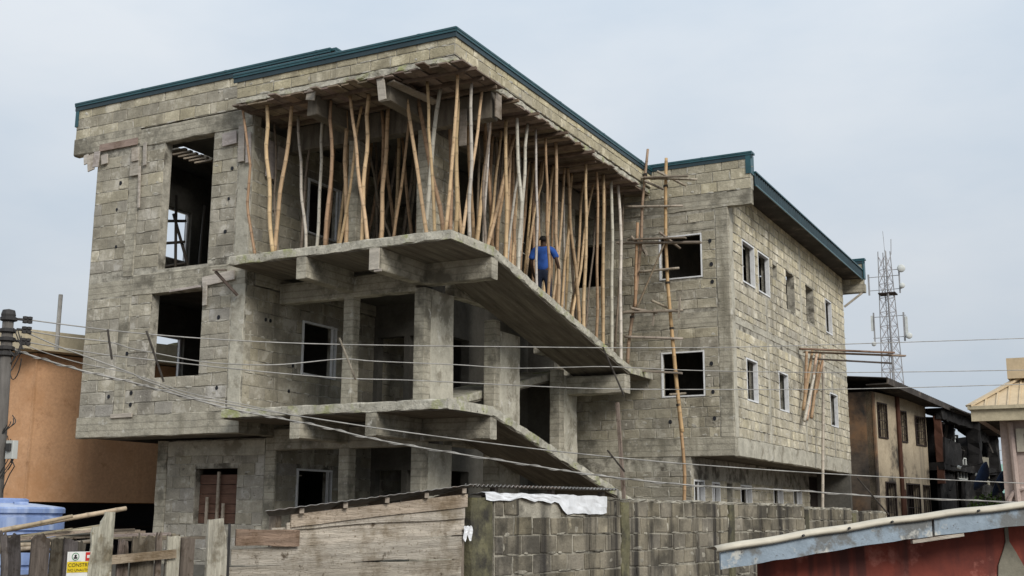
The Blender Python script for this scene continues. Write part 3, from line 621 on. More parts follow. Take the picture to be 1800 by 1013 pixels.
nailed((-16.62, 17.94, 4.70), (-16.60, 17.94, 4.22), 0.11); nailed((-16.7, 17.95, 4.72), (-15.85, 17.95, 4.80), 0.20); nailed((-17.6, 17.95, 4.60), (-16.75, 17.95, 4.64), 0.05)
nailed((-19.06, 17.955, 2.02), (-18.45, 17.955, 2.03), 0.09)
MB().beam((-16.02, 17.50, 4.82), (-15.70, 17.52, 4.80), 0.05, 0.03, tint=(0.2, 0.16, 0.13)).build('bracket', 'board', bld)
MB().beam((-15.98, 17.52, 4.80), (-15.72, 17.92, 4.35), 0.05, 0.05, tint=(0.18, 0.14, 0.12)).build('bracket', 'board', bld)
nailed((-12.055, 17.43, 4.85), (-12.055, 17.43, 4.45), 0.22); nailed((-12.055, 17.44, 4.43), (-11.90, 17.44, 4.43), 0.05)
nailed((-12.02, 17.40, 8.22), (-11.95, 17.40, 7.72), 0.17, 0.03, (0.40, 0.36, 0.31)); nailed((-11.86, 17.50, 8.1), (-11.5, 18.6, 7.98), 0.03, 0.22, (0.3, 0.26, 0.22), (1, 0, 0))
nailed((-13.78, 17.44, 8.16), (-13.58, 17.44, 8.12), 0.24, 0.03, (0.36, 0.33, 0.28)); nailed((-10.40, 19.14, 8.15), (-10.40, 19.14, 7.66), 0.24, 0.03, (0.34, 0.29, 0.24), (1, 0, 0))
nailed((-11.1, 18.98, 7.9), (-11.1, 18.98, 7.15), 0.16, 0.03, (0.27, 0.23, 0.2))
# putlog holes drawn as raised discs, their inner shade painted black
def hole_disc(p, n, r=0.03):
    p, n = Vector(p), Vector(n); a = n.cross(Vector((0, 0, 1))); up = Vector((0, 0, 1)); k = 10; vs = []
    for rr, d in ((r*1.15, 0.0), (r*1.15, 0.020), (r*1.0, 0.021), (r*0.95, 0.017)): vs += [p+n*d+(a*math.cos(t)+up*math.sin(t)*1.25)*rr for t in [2*math.pi*i/k for i in range(k)]]
    MB().add(vs, [(i*k+j, i*k+(j+1) % k, (i+1)*k+(j+1) % k, (i+1)*k+j) for i in range(3) for j in range(k)]+[tuple(range(3*k, 4*k))]).build('dark_hole_disc', 'dark_fill', bld)
for x, z in ((-19.3, 7.2), (-19.36, 6.6), (-19.3, 5.75), (-16.1, 7.1), (-16.15, 6.45), (-16.2, 5.75), (-18.55, 2.5), (-18.55, 2.25), (-19.2, 2.45), (-16.2, 2.5), (-16.25, 3.95), (-18.75, 3.35)): hole_disc((x, 18.0, z), (0, -1, 0), R.uniform(0.022, 0.034))
for y, z in ((18.8, 3.95), (18.65, 3.95), (19.6, 3.1), (18.7, 5.6), (18.75, 6.3), (18.7, 6.9), (19.5, 2.55)): hole_disc((-15.58, y, z), (1, 0, 0), 0.028)
for x, z in ((-8.85, 6.8), (-8.83, 6.2), (-8.82, 5.75), (-8.9, 3.7), (-8.88, 3.0), (-8.86, 2.35), (-10.0, 2.3)): hole_disc((x, 27.5, z), (0, -1, 0), 0.038)
smears(BL, 'smear', bld, 0.75)
# trestle of dark poles inside the bay's upper room
for a, b in (((-19.55, 19.6, 5.1), (-19.70, 19.6, 7.85)), ((-19.15, 19.7, 5.1), (-19.30, 19.7, 7.35)), ((-19.05, 20.3, 5.1), (-18.95, 20.3, 7.2)), ((-19.9, 19.65, 6.78), (-19.0, 19.75, 6.70)), ((-19.9, 19.65, 6.22), (-19.0, 19.75, 6.20)), ((-19.9, 19.65, 5.62), (-18.95, 19.75, 5.68)), ((-19.35, 19.7, 6.9), (-18.75, 19.9, 5.1))):
    MB().tube([a, b], 0.035, 6, (0.10, 0.085, 0.07)).build('trestle_pole', 'bamboo', bld)
split_blocks(BL, 'block', bld)

# ================================================================== timber formwork still under the roof slab
fw = thing('ceiling_formwork', (-12.5, 19.0, 8.0), 'dirty dark timber shuttering under the projecting roof slab, ragged at the edge', 'formwork')
x = -15.66
while x < -10.45:                                             # boards under the front strip, running back
    w = R.uniform(0.17, 0.27); e = 17.45-R.choice([0.02, 0.05, 0.10, 0.16, 0.22])*R.uniform(0.6, 1.3); dz = R.uniform(-0.035, 0.0)
    MB().beam((x+w/2, e, 8.215+dz*1.6), (x+w/2, 19.02, 8.215), w-0.012, 0.028, tint=jit((0.85, 0.85, 0.85), 0.35), bevel=0.004).build('board', 'formwork', fw)
    x += w
y = 19.34
while y < 27.35:                                              # boards under the side strip, running out
    w = R.uniform(0.18, 0.28); e = -10.40+R.choice([0.0, 0.03, 0.06, 0.10])*R.uniform(0.5, 1.3); dz = R.uniform(-0.04, 0.0)-max(0, y-25)*0.03
    MB().beam((-11.95, y+w/2, 8.215), (e, y+w/2, 8.215+dz), w-0.012, 0.028, tint=jit((0.85, 0.85, 0.85), 0.35), bevel=0.004).build('board', 'formwork', fw)
    y += w
for yy in (17.75, 18.25, 18.75): MB().beam((-15.5, yy, 8.165), (-10.40+R.uniform(0.12, 0.34), yy, 8.15), 0.06, 0.065, tint=jit((0.75, 0.72, 0.7), 0.2)).build('bearer', 'formwork', fw)
for k, yy in enumerate((19.7, 20.4, 21.1, 21.9, 22.6, 23.3, 24.0, 24.8, 25.6, 26.4)):
    MB().beam((-11.94, yy, 8.155), (-10.40+(R.uniform(0.08, 0.25) if k < 6 else -0.05), yy+R.uniform(-.1, .1), 8.15), 0.06, 0.06, tint=jit((0.7, 0.66, 0.62), 0.2)).build('bearer', 'formwork', fw)

# ---- measured positions (metres) of props, wires and scaffold
PROPS=[((-15.55,17.60,8.17),(-15.04,17.60,5.05),2),((-14.91,17.60,8.17),(-14.59,17.60,5.05),0),((-15.49,18.53,8.17),(-15.19,18.53,5.05),3),((-14.47,17.83,8.17),(-14.75,17.83,5.05),0),((-14.81,18.47,8.17),(-14.45,18.47,5.05),1),((-14.25,18.59,8.17),(-14.30,18.59,5.05),1),((-13.58,17.95,8.17),(-13.59,17.95,5.05),2),((-13.10,17.93,8.17),(-12.56,17.93,5.05),0),((-12.72,18.04,8.17),(-12.78,18.04,5.05),0),((-13.24,18.53,8.17),(-13.72,18.53,5.05),0),((-13.68,18.61,8.17),(-13.57,18.61,5.05),0),((-14.30,19.30,8.17),(-13.81,19.30,5.05),3),((-13.02,18.95,8.17),(-13.03,18.95,5.05),2),((-12.83,18.89,8.17),(-12.93,18.89,5.05),0),((-14.17,19.95,8.17),(-13.23,19.95,5.05),3),((-14.21,20.46,8.17),(-14.02,20.46,5.05),3),((-13.81,20.79,8.17),(-14.38,20.79,5.05),3),((-13.88,20.32,8.17),(-13.42,20.32,5.05),2),((-13.19,19.88,8.17),(-12.73,19.88,5.05),2),((-11.99,18.24,8.17),(-11.40,18.24,5.05),0),((-11.97,18.62,8.17),(-11.29,18.62,5.05),2),((-11.32,17.97,8.17),(-11.08,17.97,5.05),0),((-11.30,18.42,8.17),(-11.62,18.42,5.05),1),((-13.59,21.13,8.17),(-14.10,21.13,5.05),3),((-13.13,20.50,8.17),(-13.48,20.50,5.05),3),((-10.62,17.92,8.17),(-10.62,17.57,5.05),0),((-10.88,18.36,8.17),(-10.88,18.38,5.05),0),((-11.75,19.55,8.17),(-11.75,19.68,4.92),2),((-10.55,18.34,8.17),(-10.55,18.34,5.05),1),((-10.60,18.85,8.17),(-10.60,18.15,5.05),0),((-11.75,19.70,8.17),(-11.75,20.20,4.81),0),((-11.34,20.55,8.17),(-11.34,19.85,4.89),0),((-11.39,21.10,8.17),(-11.39,20.34,4.78),0),((-10.98,20.56,8.17),(-10.98,20.56,4.73),0),((-11.33,21.59,8.17),(-11.33,20.16,4.82),0),((-10.68,20.48,8.17),(-10.68,20.57,4.73),1),((-10.71,21.03,8.17),(-10.71,20.55,4.73),1),((-10.72,21.44,8.17),(-10.72,21.51,4.53),1),((-11.69,23.33,8.17),(-11.69,22.63,4.28),0),((-11.50,23.43,8.17),(-11.50,22.30,4.35),0),((-11.75,20.73,8.17),(-11.75,20.90,4.66),3),((-11.75,22.32,8.17),(-11.75,22.40,4.33),2),((-10.72,21.91,8.17),(-10.72,22.00,4.42),2),((-10.72,22.44,8.17),(-10.72,22.52,4.31),0),((-11.52,23.97,8.17),(-11.52,23.25,4.15),0),((-11.36,24.26,8.17),(-11.36,23.44,4.11),0),((-11.40,24.77,8.17),(-11.40,23.99,3.99),0),((-11.43,25.52,8.17),(-11.43,24.58,3.86),0),((-10.73,24.11,8.17),(-10.73,23.90,4.01),0),((-11.30,25.87,8.17),(-11.30,24.36,3.91),0),((-10.76,24.77,8.17),(-10.76,24.64,3.85),2),((-10.77,25.23,8.17),(-10.77,25.09,3.75),0),((-10.80,25.78,8.17),(-10.80,25.69,3.62),1),((-10.79,26.21,8.17),(-10.79,26.25,3.50),1),((-11.00,27.09,8.17),(-11.00,26.30,3.50),3),((-11.75,25.40,8.17),(-11.75,25.05,3.76),0),((-11.75,24.45,8.17),(-11.75,24.32,3.92),2),((-11.75,21.86,8.17),(-11.75,21.32,4.57),3),((-11.75,21.37,8.17),(-11.75,21.67,4.49),2),((-11.75,27.21,8.17),(-11.75,26.01,3.55),3)]
W1L=[(-13.24,10.70,2.60),(-12.81,11.44,2.56),(-12.48,12.02,2.54),(-11.98,12.87,2.54),(-11.31,14.01,2.58),(-10.54,15.34,2.67),(-9.24,17.57,2.85),(-8.00,19.70,3.03),(-6.58,22.13,3.27),(-4.95,24.93,3.60),(-1.97,30.05,4.22),(-0.79,32.07,4.47)]
W2L=[(-13.22,10.74,2.45),(-12.94,11.22,2.40),(-12.63,11.75,2.38),(-12.47,12.03,2.31),(-12.34,12.25,2.28),(-11.97,12.89,2.20),(-11.62,13.48,2.20),(-11.30,14.03,2.25),(-10.83,14.83,2.40),(-10.54,15.35,2.41),(-9.80,16.61,2.46),(-9.24,17.57,2.48),(-8.64,18.60,2.58),(-8.13,19.47,2.66),(-7.04,21.35,2.74),(-4.97,24.90,2.99),(-2.02,29.97,3.45),(-0.86,31.96,3.64)]
W3L=[(-13.20,10.78,2.29),(-12.93,11.23,2.24),(-12.62,11.76,2.19),(-12.34,12.24,2.17),(-11.62,13.49,2.12),(-10.83,14.84,2.10),(-10.15,16.01,2.15),(-8.76,18.39,2.21),(-8.01,19.69,2.27),(-7.04,21.34,2.38),(-4.99,24.87,2.64),(-2.04,29.93,3.11),(-0.88,31.92,3.31)]
W4L=[(-13.21,10.76,2.44),(-12.96,11.18,2.26),(-12.81,11.44,2.17),(-12.46,12.05,1.96),(-12.37,12.20,1.88),(-12.05,12.75,1.69),(-11.83,13.13,1.62),(-11.49,13.71,1.54),(-11.20,14.21,1.48),(-10.52,15.37,1.35),(-9.90,16.44,1.25),(-8.90,18.15,1.11),(-7.82,20.01,1.00),(-7.00,21.42,0.94),(-5.10,24.67,0.85),(-2.19,29.67,0.79),(-1.07,31.59,0.78)]
W5L=[(-13.28,10.64,2.19),(-13.10,10.94,2.09),(-12.80,11.46,1.95),(-12.45,12.06,1.83),(-12.21,12.47,1.73),(-11.77,13.23,1.55),(-11.43,13.81,1.45),(-11.01,14.52,1.34),(-10.52,15.38,1.17),(-9.90,16.44,1.02),(-9.13,17.76,0.86),(-8.55,18.75,0.74),(-7.82,20.00,0.63),(-7.00,21.41,0.55),(-5.88,23.33,0.51),(-4.72,25.32,0.43),(-2.85,28.53,0.37),(-1.11,31.53,0.32)]
W6L=[(-13.23,10.72,2.29),(-13.06,11.01,2.17),(-12.80,11.45,2.05),(-12.46,12.05,1.95),(-12.04,12.76,1.73),(-11.60,13.51,1.60),(-11.19,14.21,1.47)]
SPACERS=[((-12.64,11.73,2.55),(-12.60,11.81,2.13)),((-12.37,12.20,2.58),(-12.22,12.45,1.86)),((-10.86,14.78,2.73),(-10.71,15.05,2.09)),((-8.27,19.23,3.00),(-8.04,19.63,2.16)),((-8.23,19.30,1.15),(-8.04,19.63,0.78)),((-5.01,24.83,0.80),(-4.56,25.60,0.06))]
SA=[(-10.22,26.85,9.22),(-10.31,26.85,8.51),(-10.40,26.85,7.77),(-10.44,26.85,6.88),(-10.61,26.85,5.43),(-10.72,26.85,4.86),(-10.83,26.85,4.19),(-10.86,26.85,3.72)]
SB=[(-9.73,26.85,8.91),(-9.76,26.85,8.14),(-9.79,26.85,6.81),(-9.76,26.85,5.65),(-9.68,26.85,4.50),(-9.58,26.85,3.09),(-9.47,26.85,1.99)]
SB2=[(-9.55,26.85,2.61),(-9.47,26.85,1.72),(-9.43,26.85,1.04),(-9.46,26.85,0.30),(-9.47,26.85,-0.09)]
SA2=[(-10.51,26.80,7.30),(-10.58,26.80,6.15),(-10.61,26.80,5.13)]
SH=[((-10.47,26.78,8.47),(-8.91,26.78,8.22)),((-10.85,26.78,7.75),(-9.30,26.78,7.59)),((-10.49,26.78,6.02),(-9.43,26.78,6.02)),((-10.94,26.78,5.03),(-9.36,26.78,4.96)),((-10.90,26.78,4.40),(-9.38,26.78,4.25)),((-11.07,26.78,6.82),(-8.85,26.78,6.61)),((-10.58,26.78,3.53),(-9.42,26.78,3.41))]
ST=[((-9.89,26.60,8.52),(-9.31,27.10,8.19)),((-10.23,26.60,8.31),(-9.92,27.10,8.18)),((-9.85,26.60,6.93),(-9.50,27.10,6.59)),((-10.09,26.60,5.22),(-9.77,27.10,5.06)),((-10.65,26.60,5.08),(-10.15,27.10,5.00)),((-10.61,26.60,6.91),(-10.38,27.10,6.49)),((-9.68,26.60,2.88),(-9.45,27.10,2.95))]
SV=[((-10.06,26.70,5.06),(-10.12,26.70,4.61)),((-9.40,26.70,5.28),(-9.44,26.70,4.75)),((-10.33,26.70,6.69),(-10.23,26.70,6.39))]
POST=[(-10.38,25.00,2.58),(-10.30,25.00,1.63),(-10.24,25.00,0.35)]
BUN=[((-8.10,34.00,4.77),(-8.10,33.96,3.40)),((-8.10,34.71,4.88),(-8.10,33.69,3.04)),((-8.10,35.29,4.90),(-8.10,34.05,2.78)),((-8.10,35.74,4.92),(-8.10,34.62,2.87)),((-8.10,36.19,4.92),(-8.10,35.35,3.69)),((-8.10,34.79,4.15),(-8.10,33.77,2.72))]

# ================================================================== bamboo
BAM = [(0.54, 0.385, 0.225), (0.60, 0.555, 0.475), (0.39, 0.255, 0.150), (0.23, 0.185, 0.14)]
BAMW = ['tan', 'pale grey', 'brown', 'dull dark']
def bamboo(mb, pts, r0, r1, c, node=0.36, n=7, wob=0.0):
    """culm along a polyline: swollen, darker nodes; slight natural bow"""
    pts = [Vector(p) for p in pts]; seg = [(pts[i+1]-pts[i]).length for i in range(len(pts)-1)]; tot = sum(seg)
    def at(s):
        for i, l in enumerate(seg):
            if s <= l or i == len(seg)-1: return pts[i]+(pts[i+1]-pts[i])*(s/l)
            s -= l
    ph = R.uniform(0, 6.28); w1 = Vector((R.uniform(-1, 1), R.uniform(-1, 1), 0))*wob; s = 0.0; P, Q, T = [], [], []
    marks = []; s = R.uniform(0.05, 0.25)
    while s < tot-0.05: marks.append(s); s += node*R.uniform(0.8, 1.15)
    ss = [(0.0, 0)]
    for m in marks: ss += [(m-0.03, 0), (m-0.008, 1), (m+0.008, 2), (m+0.035, 0)]
    ss.append((tot, 0)); ss = sorted({(max(0, min(tot, a)), b) for a, b in ss})
    kk = jit(c, 0.16)
    for a, b in ss:
        t = a/tot; p = at(a)+w1*math.sin(math.pi*t)+w1*0.35*math.sin(2*math.pi*t+ph)
        r = r0+(r1-r0)*t
        P.append(p); Q.append(r*(1.16 if b == 1 else 1.06 if b == 2 else 1.0)); f = 0.60 if b == 1 else 0.80 if b == 2 else 1.0
        T.append((kk[0]*f, kk[1]*f, kk[2]*f))
    mb.tube(P, Q, n, T); return mb
RX = random.Random(5)
for k in range(9):
    x, y = RX.uniform(-14.9, -12.4), RX.uniform(18.3, 20.6); PROPS.append(((x+RX.gauss(0, .35), y+RX.gauss(0, .15), 8.17), (x, y, 5.05), RX.choice([0, 2, 3, 3])))
for k in range(20):
    y = RX.uniform(19.4, 25.9); x = RX.uniform(-11.8, -10.62)
    if 20.6 < y < 23.6 and x > -11.45: x = RX.uniform(-11.85, -11.6)         # leave the man on the ramp in view
    PROPS.append(((min(-10.6, x+RX.gauss(0, .12)), y+RX.gauss(0, .40), 8.17), (x, y, 5.05-(y-19.1)*1.5/6.9), RX.choice([0, 0, 1, 2, 2, 3])))
order = sorted(range(len(PROPS)), key=lambda i: (PROPS[i][1][0]*0.885+PROPS[i][1][1]*0.466)/(-PROPS[i][1][0]*0.466+PROPS[i][1][1]*0.885))
rank = {i: k for k, i in enumerate(order)}
front = [i for i in order if PROPS[i][1][1] < 19.0 and PROPS[i][1][0] < -10.9]
deep = [i for i in order if i not in front and PROPS[i][1][0] < -12.2]
side_out = [i for i in order if i not in front and i not in deep and PROPS[i][1][0] > -11.15]
side_in = [i for i in order if i not in front and i not in deep and i not in side_out]
for rowl, txt in ((front, 'on the balcony front edge'), (deep, 'deep inside the balcony'), (side_out, 'on the ramp outer edge'), (side_in, 'on the ramp inner side')):
    for k, i in enumerate(rowl):
        (t, f, c) = PROPS[i]; t, f = Vector(t), Vector(f)
        mid = (t+f)/2+Vector((R.uniform(-.04, .04), R.uniform(-.04, .04), 0))
        if i == 0: pts = [f, f+(t-f)*0.33+Vector((-.10, 0, 0)), f+(t-f)*0.6+Vector((0.07, 0, 0)), t]
        else: pts = [f]+[f+(t-f)*q+Vector((R.gauss(0, .022), R.gauss(0, .022), 0)) for q in (0.22, 0.45, 0.68, 0.86)]+[t]
        r = R.uniform(0.031, 0.046)*(1.35 if i in (33, 13) else 1.0)*(0.85 if c == 3 else 1)
        o = bamboo(MB(), pts, r, r*R.uniform(0.72, 0.92), BAM[c], wob=R.uniform(0.01, 0.055)).build('bamboo_prop', 'bamboo', smooth=True)
        dx = ((t-f).x*0.885+(t-f).y*0.466)
        lean = 'upright' if abs(dx) < 0.12 else 'leaning right' if dx > 0 else 'leaning left'
        tag(o, '%s %s bamboo prop %s, %s from left' % (lean, BAMW[c], txt, ORD[k]), 'bamboo prop', 'bamboo props holding up the roof slab')

# ================================================================== scaffold against the wing
sc = thing('bamboo_scaffold', (-10.0, 26.85, 3.5), 'rickety bamboo and plank scaffold lashed together in front of the wing windows', 'scaffold')
bamboo(MB(), SA[::-1], 0.045, 0.034, (0.30, 0.215, 0.14)).build('pole', 'bamboo', sc, True)
bamboo(MB(), SA2[::-1], 0.04, 0.036, (0.42, 0.27, 0.15)).build('pole', 'bamboo', sc, True)
bamboo(MB(), SB[::-1], 0.050, 0.040, (0.50, 0.34, 0.18)).build('pole', 'bamboo', sc, True)
bamboo(MB(), [(-9.47, 26.85, -1.75)]+SB2[::-1], 0.048, 0.040, (0.40, 0.25, 0.14)).build('pole', 'bamboo', sc, True)
for k, (a, b) in enumerate(SH):
    if k in (5, 6): MB().beam(a, b, 0.16 if k == 5 else 0.10, 0.045, tint=(0.30, 0.255, 0.21), bevel=0.005).build('plank', 'board', sc)
    else: bamboo(MB(), [a, b], 0.035, 0.03, (0.36, 0.31, 0.25)).build('rail', 'bamboo', sc, True)
for a, b, w in (((-10.75, 26.70, 6.86), (-9.2, 26.66, 6.74), 0.12), ((-10.9, 26.62, 4.99), (-9.45, 26.70, 4.93), 0.10), ((-10.3, 26.72, 8.44), (-9.1, 26.66, 8.30), 0.09)): MB().beam(a, b, w, 0.035, tint=(0.27, 0.225, 0.18), bevel=0.004).build('plank', 'board', sc)
bamboo(MB(), [(-10.55, 26.75, 5.1), (-9.75, 26.75, 6.75)], 0.026, 0.022, (0.28, 0.22, 0.16)).build('brace', 'bamboo', sc, True)
for a, b in ST: bamboo(MB(), [a, b], 0.033, 0.03, (0.30, 0.25, 0.2)).build('transom', 'bamboo', sc, True)
for a, b in SV: MB().beam(a, b, 0.05, 0.03, up=(0, 1, 0), tint=(0.38, 0.33, 0.27)).build('batten', 'board_v', sc)
for p in (SA[1], SB[1], SB[2], SB[3], SA[5], SB[4], SB2[0]):
    lm = MB()
    for k in range(3): lm.tube([Vector(p)+Vector((0.055*math.cos(t), 0.055*math.sin(t), 0.02*k+0.004*t)) for t in [j*math.pi/4 for j in range(9)]], 0.008, 5)
    lm.build('lashing', 'dark_metal', sc)
o = MB().beam((-10.24, 25.0, 0.30), POST[0], 0.085, 0.06, up=(0, 1, 0), tint=(0.27, 0.215, 0.18), bevel=0.006); o.beam((-10.24, 25.0, 0.31), (-10.2, 25.0, -1.75), 0.085, 0.06, up=(0, 1, 0), tint=(0.2, 0.16, 0.14))
tag(o.build('timber_post', 'board_v'), 'lone squared timber post standing between lower ramp and wing wall', 'post')

# bamboo and planks leaning on the wing flank
for k, (a, b) in enumerate(BUN):
    o = bamboo(MB(), [Vector(b)+Vector((-0.1, 0, 0)), Vector(a)], 0.05, 0.04, [(0.40, 0.27, 0.17), (0.45, 0.30, 0.18), (0.50, 0.36, 0.24), (0.42, 0.28, 0.17), (0.36, 0.22, 0.13), (0.55, 0.50, 0.43)][k]).build('bamboo_pole', 'bamboo', smooth=True)
    tag(o, 'bamboo pole bundled against the wing flank window, %s from left of its bundle' % ORD[k], 'bamboo pole', 'bamboo bundle on the wing flank')
for k, (a, b, w) in enumerate((((-8.3, 34.0, 4.86), (-5.9, 35.6, 4.80), 0.15), ((-8.25, 34.3, 4.80), (-5.65, 36.0, 4.74), 0.14), ((-8.3, 35.3, 4.72), (-6.1, 36.3, 4.58), 0.09))):
    o = MB().beam(a, b, w, 0.045, tint=[(0.30, 0.20, 0.145), (0.34, 0.26, 0.2), (0.12, 0.10, 0.09)][k], bevel=0.005).build('plank', 'board_h')
    tag(o, ['upper brown plank jutting out from the wing flank bundle', 'longest plank jutting out from the wing flank towards the mast', 'dark lower plank jutting out from the wing flank bundle'][k], 'plank', 'planks on the wing flank')
o = bamboo(MB(), [(-8.1, 35.05, -1.75), (-8.1, 35.11, 0.23), (-8.1, 35.74, 3.04), (-8.1, 36.11, 4.91)], 0.05, 0.042, (0.42, 0.37, 0.30)).build('bamboo_pole', 'bamboo', smooth=True)
tag(o, 'tall bamboo pole standing from the ground against the wing flank', 'bamboo pole')

# ================================================================== person on the ramp
def person(base, yaw):
    b = Vector(base)
    def sk(verts, edges, name, mat, parent, root=0, sub=2):
        me = bpy.data.meshes.new(name); me.from_pydata([v[0] for v in verts], edges, []); me.materials.append(M[mat])
        o = bpy.data.objects.new(name, me); col.objects.link(o); o.parent = parent
        s = o.modifiers.new('skin', 'SKIN'); s.use_smooth_shade = True
        if not me.skin_vertices: me.attributes  # layer comes with the modifier
        for i, v in enumerate(verts):
            d = me.skin_vertices[0].data[i]; d.radius = v[1] if isinstance(v[1], tuple) else (v[1], v[1]); d.use_root = (i == root)
        m = o.modifiers.new('sub', 'SUBSURF'); m.levels = sub; m.render_levels = sub
        return o
    root = thing('person', base, 'person in a blue short-sleeved shirt and dark trousers seen from behind among the props', 'person')
    root.rotation_euler = (0, 0, yaw)
    # local: facing -y, z up; seen from behind
    V = [((0, 0, 0.94), (0.15, 0.11)), ((0, 0, 1.12), (0.13, 0.10)), ((0, 0.01, 1.30), (0.16, 0.11)), ((0, 0.0, 1.42), (0.10, 0.07)), ((0, -0.01, 1.47), 0.055), ((0, -0.02, 1.53), 0.07), ((0, -0.025, 1.60), (0.080, 0.098)), ((0, -0.02, 1.66), (0.068, 0.085)),
         ((0, -0.105, 1.575), 0.018)]
    E = [(0, 1), (1, 2), (2, 3), (3, 4), (4, 5), (5, 6), (6, 7), (6, 8)]
    def chain(start, pts):
        p = start
        for q in pts: V.append(q); E.append((p, len(V)-1)); p = len(V)-1
        return p
    for s, arm in ((1, [((0.20, 0.0, 1.39), 0.062), ((0.25, -0.02, 1.24), 0.048), ((0.27, -0.04, 1.11), 0.042), ((0.27, -0.16, 0.98), 0.036), ((0.26, -0.26, 0.89), 0.026)]),
                   (-1, [((-0.20, 0.0, 1.39), 0.062), ((-0.27, 0.01, 1.24), 0.048), ((-0.31, 0.01, 1.10), 0.042), ((-0.34, -0.05, 0.96), 0.036), ((-0.35, -0.09, 0.84), 0.026)])):
        w = chain(3, arm); wp = Vector(V[w][0]); d = (wp-Vector(arm[-2][0])).normalized()
        V.append((tuple(wp+d*0.06), (0.034, 0.020))); E.append((w, len(V)-1)); pl = len(V)-1
        for k, ln in enumerate((0.070, 0.080, 0.075, 0.058)):
            off = Vector((0, (k-1.5)*0.019, 0)); q1 = wp+d*(0.06+ln*0.55)+off; q2 = wp+d*(0.06+ln)+off+Vector((-s*0.015, 0, -0.01))
            chain(pl, [(tuple(q1), 0.0085), (tuple(q2), 0.0075)])
        chain(w, [(tuple(wp+d*0.03+Vector((0, -0.035, 0))), 0.010), (tuple(wp+d*0.065+Vector((0, -0.055, 0))), 0.008)])
    for s in (1, -1): chain(0, [((s*0.10, 0, 0.86), 0.085), ((s*0.115, -0.015, 0.50), 0.056), ((s*0.12, 0.01, 0.10), 0.038), ((s*0.125, -0.06, 0.03), 0.036), ((s*0.13, -0.17, 0.025), 0.028)])
    sk(V, E, 'body', 'skin', root)
    # trousers, shirt, hair
    SV_ = [((0, 0, 0.97), (0.165, 0.125)), ((0, 0, 0.88), (0.165, 0.125))]; SE = [(0, 1)]
    for s in (1, -1):
        i = len(SV_); SV_ += [((s*0.10, 0, 0.78), 0.098), ((s*0.117, -0.012, 0.50), 0.078), ((s*0.12, 0.01, 0.10), 0.070)]; SE += [(1, i), (i, i+1), (i+1, i+2)]
    sk(SV_, SE, 'trousers', 'trousers', root)
    SV_ = [((0, 0, 0.86), (0.185, 0.140)), ((0, 0, 1.10), (0.172, 0.130)), ((0, 0.01, 1.30), (0.185, 0.130)), ((0, 0, 1.41), (0.125, 0.088))]; SE = [(0, 1), (1, 2), (2, 3)]
    for s, x in ((1, 0), (-1, 1)):
        i = len(SV_); SV_ += [((s*0.20, 0, 1.385), 0.080), ((s*(0.25+0.015*x), -0.01, 1.25), 0.078), ((s*(0.268+0.03*x), -0.02, 1.17), 0.082)]; SE += [(3, i), (i, i+1), (i+1, i+2)]
    sk(SV_, SE, 'shirt', 'shirt', root)
    mb = MB(); rings = []
    for a in range(7):
        th = a/6*1.75; rr = math.sin(th); zz = math.cos(th)
        rings.append([(0.093*rr*math.cos(t), 0.008+0.108*rr*math.sin(t), 1.605+0.098*zz) for t in [2*math.pi*k/14 for k in range(14)]])
    for r in rings: r[:] = [(x, y-0.012 if y < 0 else y, z+(0.05 if y < -0.03 and z < 1.62 else 0)) for x, y, z in r]
    vs = [p for r in rings for p in r]; fs = [(i*14+j, i*14+(j+1) % 14, (i+1)*14+(j+1) % 14, (i+1)*14+j) for i in range(6) for j in range(14)]
    mb.add(vs, fs); h = mb.build('hair', 'hair', None, True); h.parent = root
person((-11.0, 22.37, 4.345), math.radians(196))

# ================================================================== boundary wall along the lane
W0, W1 = Vector((-7.30, 12.98, 0)), Vector((-5.26, 29.5, 0)); wd = (W1-W0).normalized(); wl = (W1-W0).length; wnrm = Vector((wd.y, -wd.x, 0))
bw = thing('boundary_wall', (W0.x, W0.y, GZ), 'long blackened sandcrete block boundary wall with rough mortar top', 'wall')
OB = []; secs = [0.25, 3.75, 7.6, 11.3, 14.2, wl]; tops = [0.235, 0.225, 0.22, 0.17, 0.11]
for k in range(5):
    a, b = secs[k]+0.12, secs[k+1]-0.12; O = W0+wd*a
    mb = MB(); cells_mesh(mb, (O.x, O.y, 0), wd, wnrm, b-a, GZ, tops[k], [], -0.008, -0.22)
    w = mb.build('wall_panel', 'old_mortar', bw)
    lay_blocks((O.x, O.y, 0), wd, wnrm, b-a, GZ, tops[k], [(0.55, 1.25, 0.10, 0.3), (1.25, 1.6, 0.02, 0.3)] if k == 0 else [], course=0.245, blen=0.44, joint=0.024, proud=0.008, store=OB, owner=w, jitter=0.012, warm=0.5)
    cp = MB(); n = max(3, int((b-a)/0.14)); zz = tops[k]                # ragged mortar bed on the top
    cp.rough((O+wd*0.02-wnrm*0.11+Vector((0, 0, zz+0.004))), (O+wd*(b-a-.02)-wnrm*0.11+Vector((0, 0, zz+0.004))), 0.225, 0.05, amp=0.018, seg=0.12, chips=1.0)
    cp.build('mortar_cap', 'old_mortar', bw)
for k, s in enumerate(secs[:-1]):
    c = W0+wd*s-wnrm*0.10
    if k: MB().rough(c+Vector((0, 0, GZ)), c+Vector((0, 0, tops[k]-0.02)), 0.24, 0.25, up=wnrm, amp=0.012).build('pier', 'old_pier', bw)
    else: MB().rough(W0+wd*0.06-wnrm*0.12+Vector((0, 0, GZ)), W0+wd*0.06-wnrm*0.12+Vector((0, 0, 0.215)), 0.50, 0.30, up=wnrm, amp=0.016, bev=0.03).build('corner_pier', 'old_pier', bw)
smears(OB, 'old_mortar', bw, 0.9)
split_blocks(OB, 'old_wall', bw)
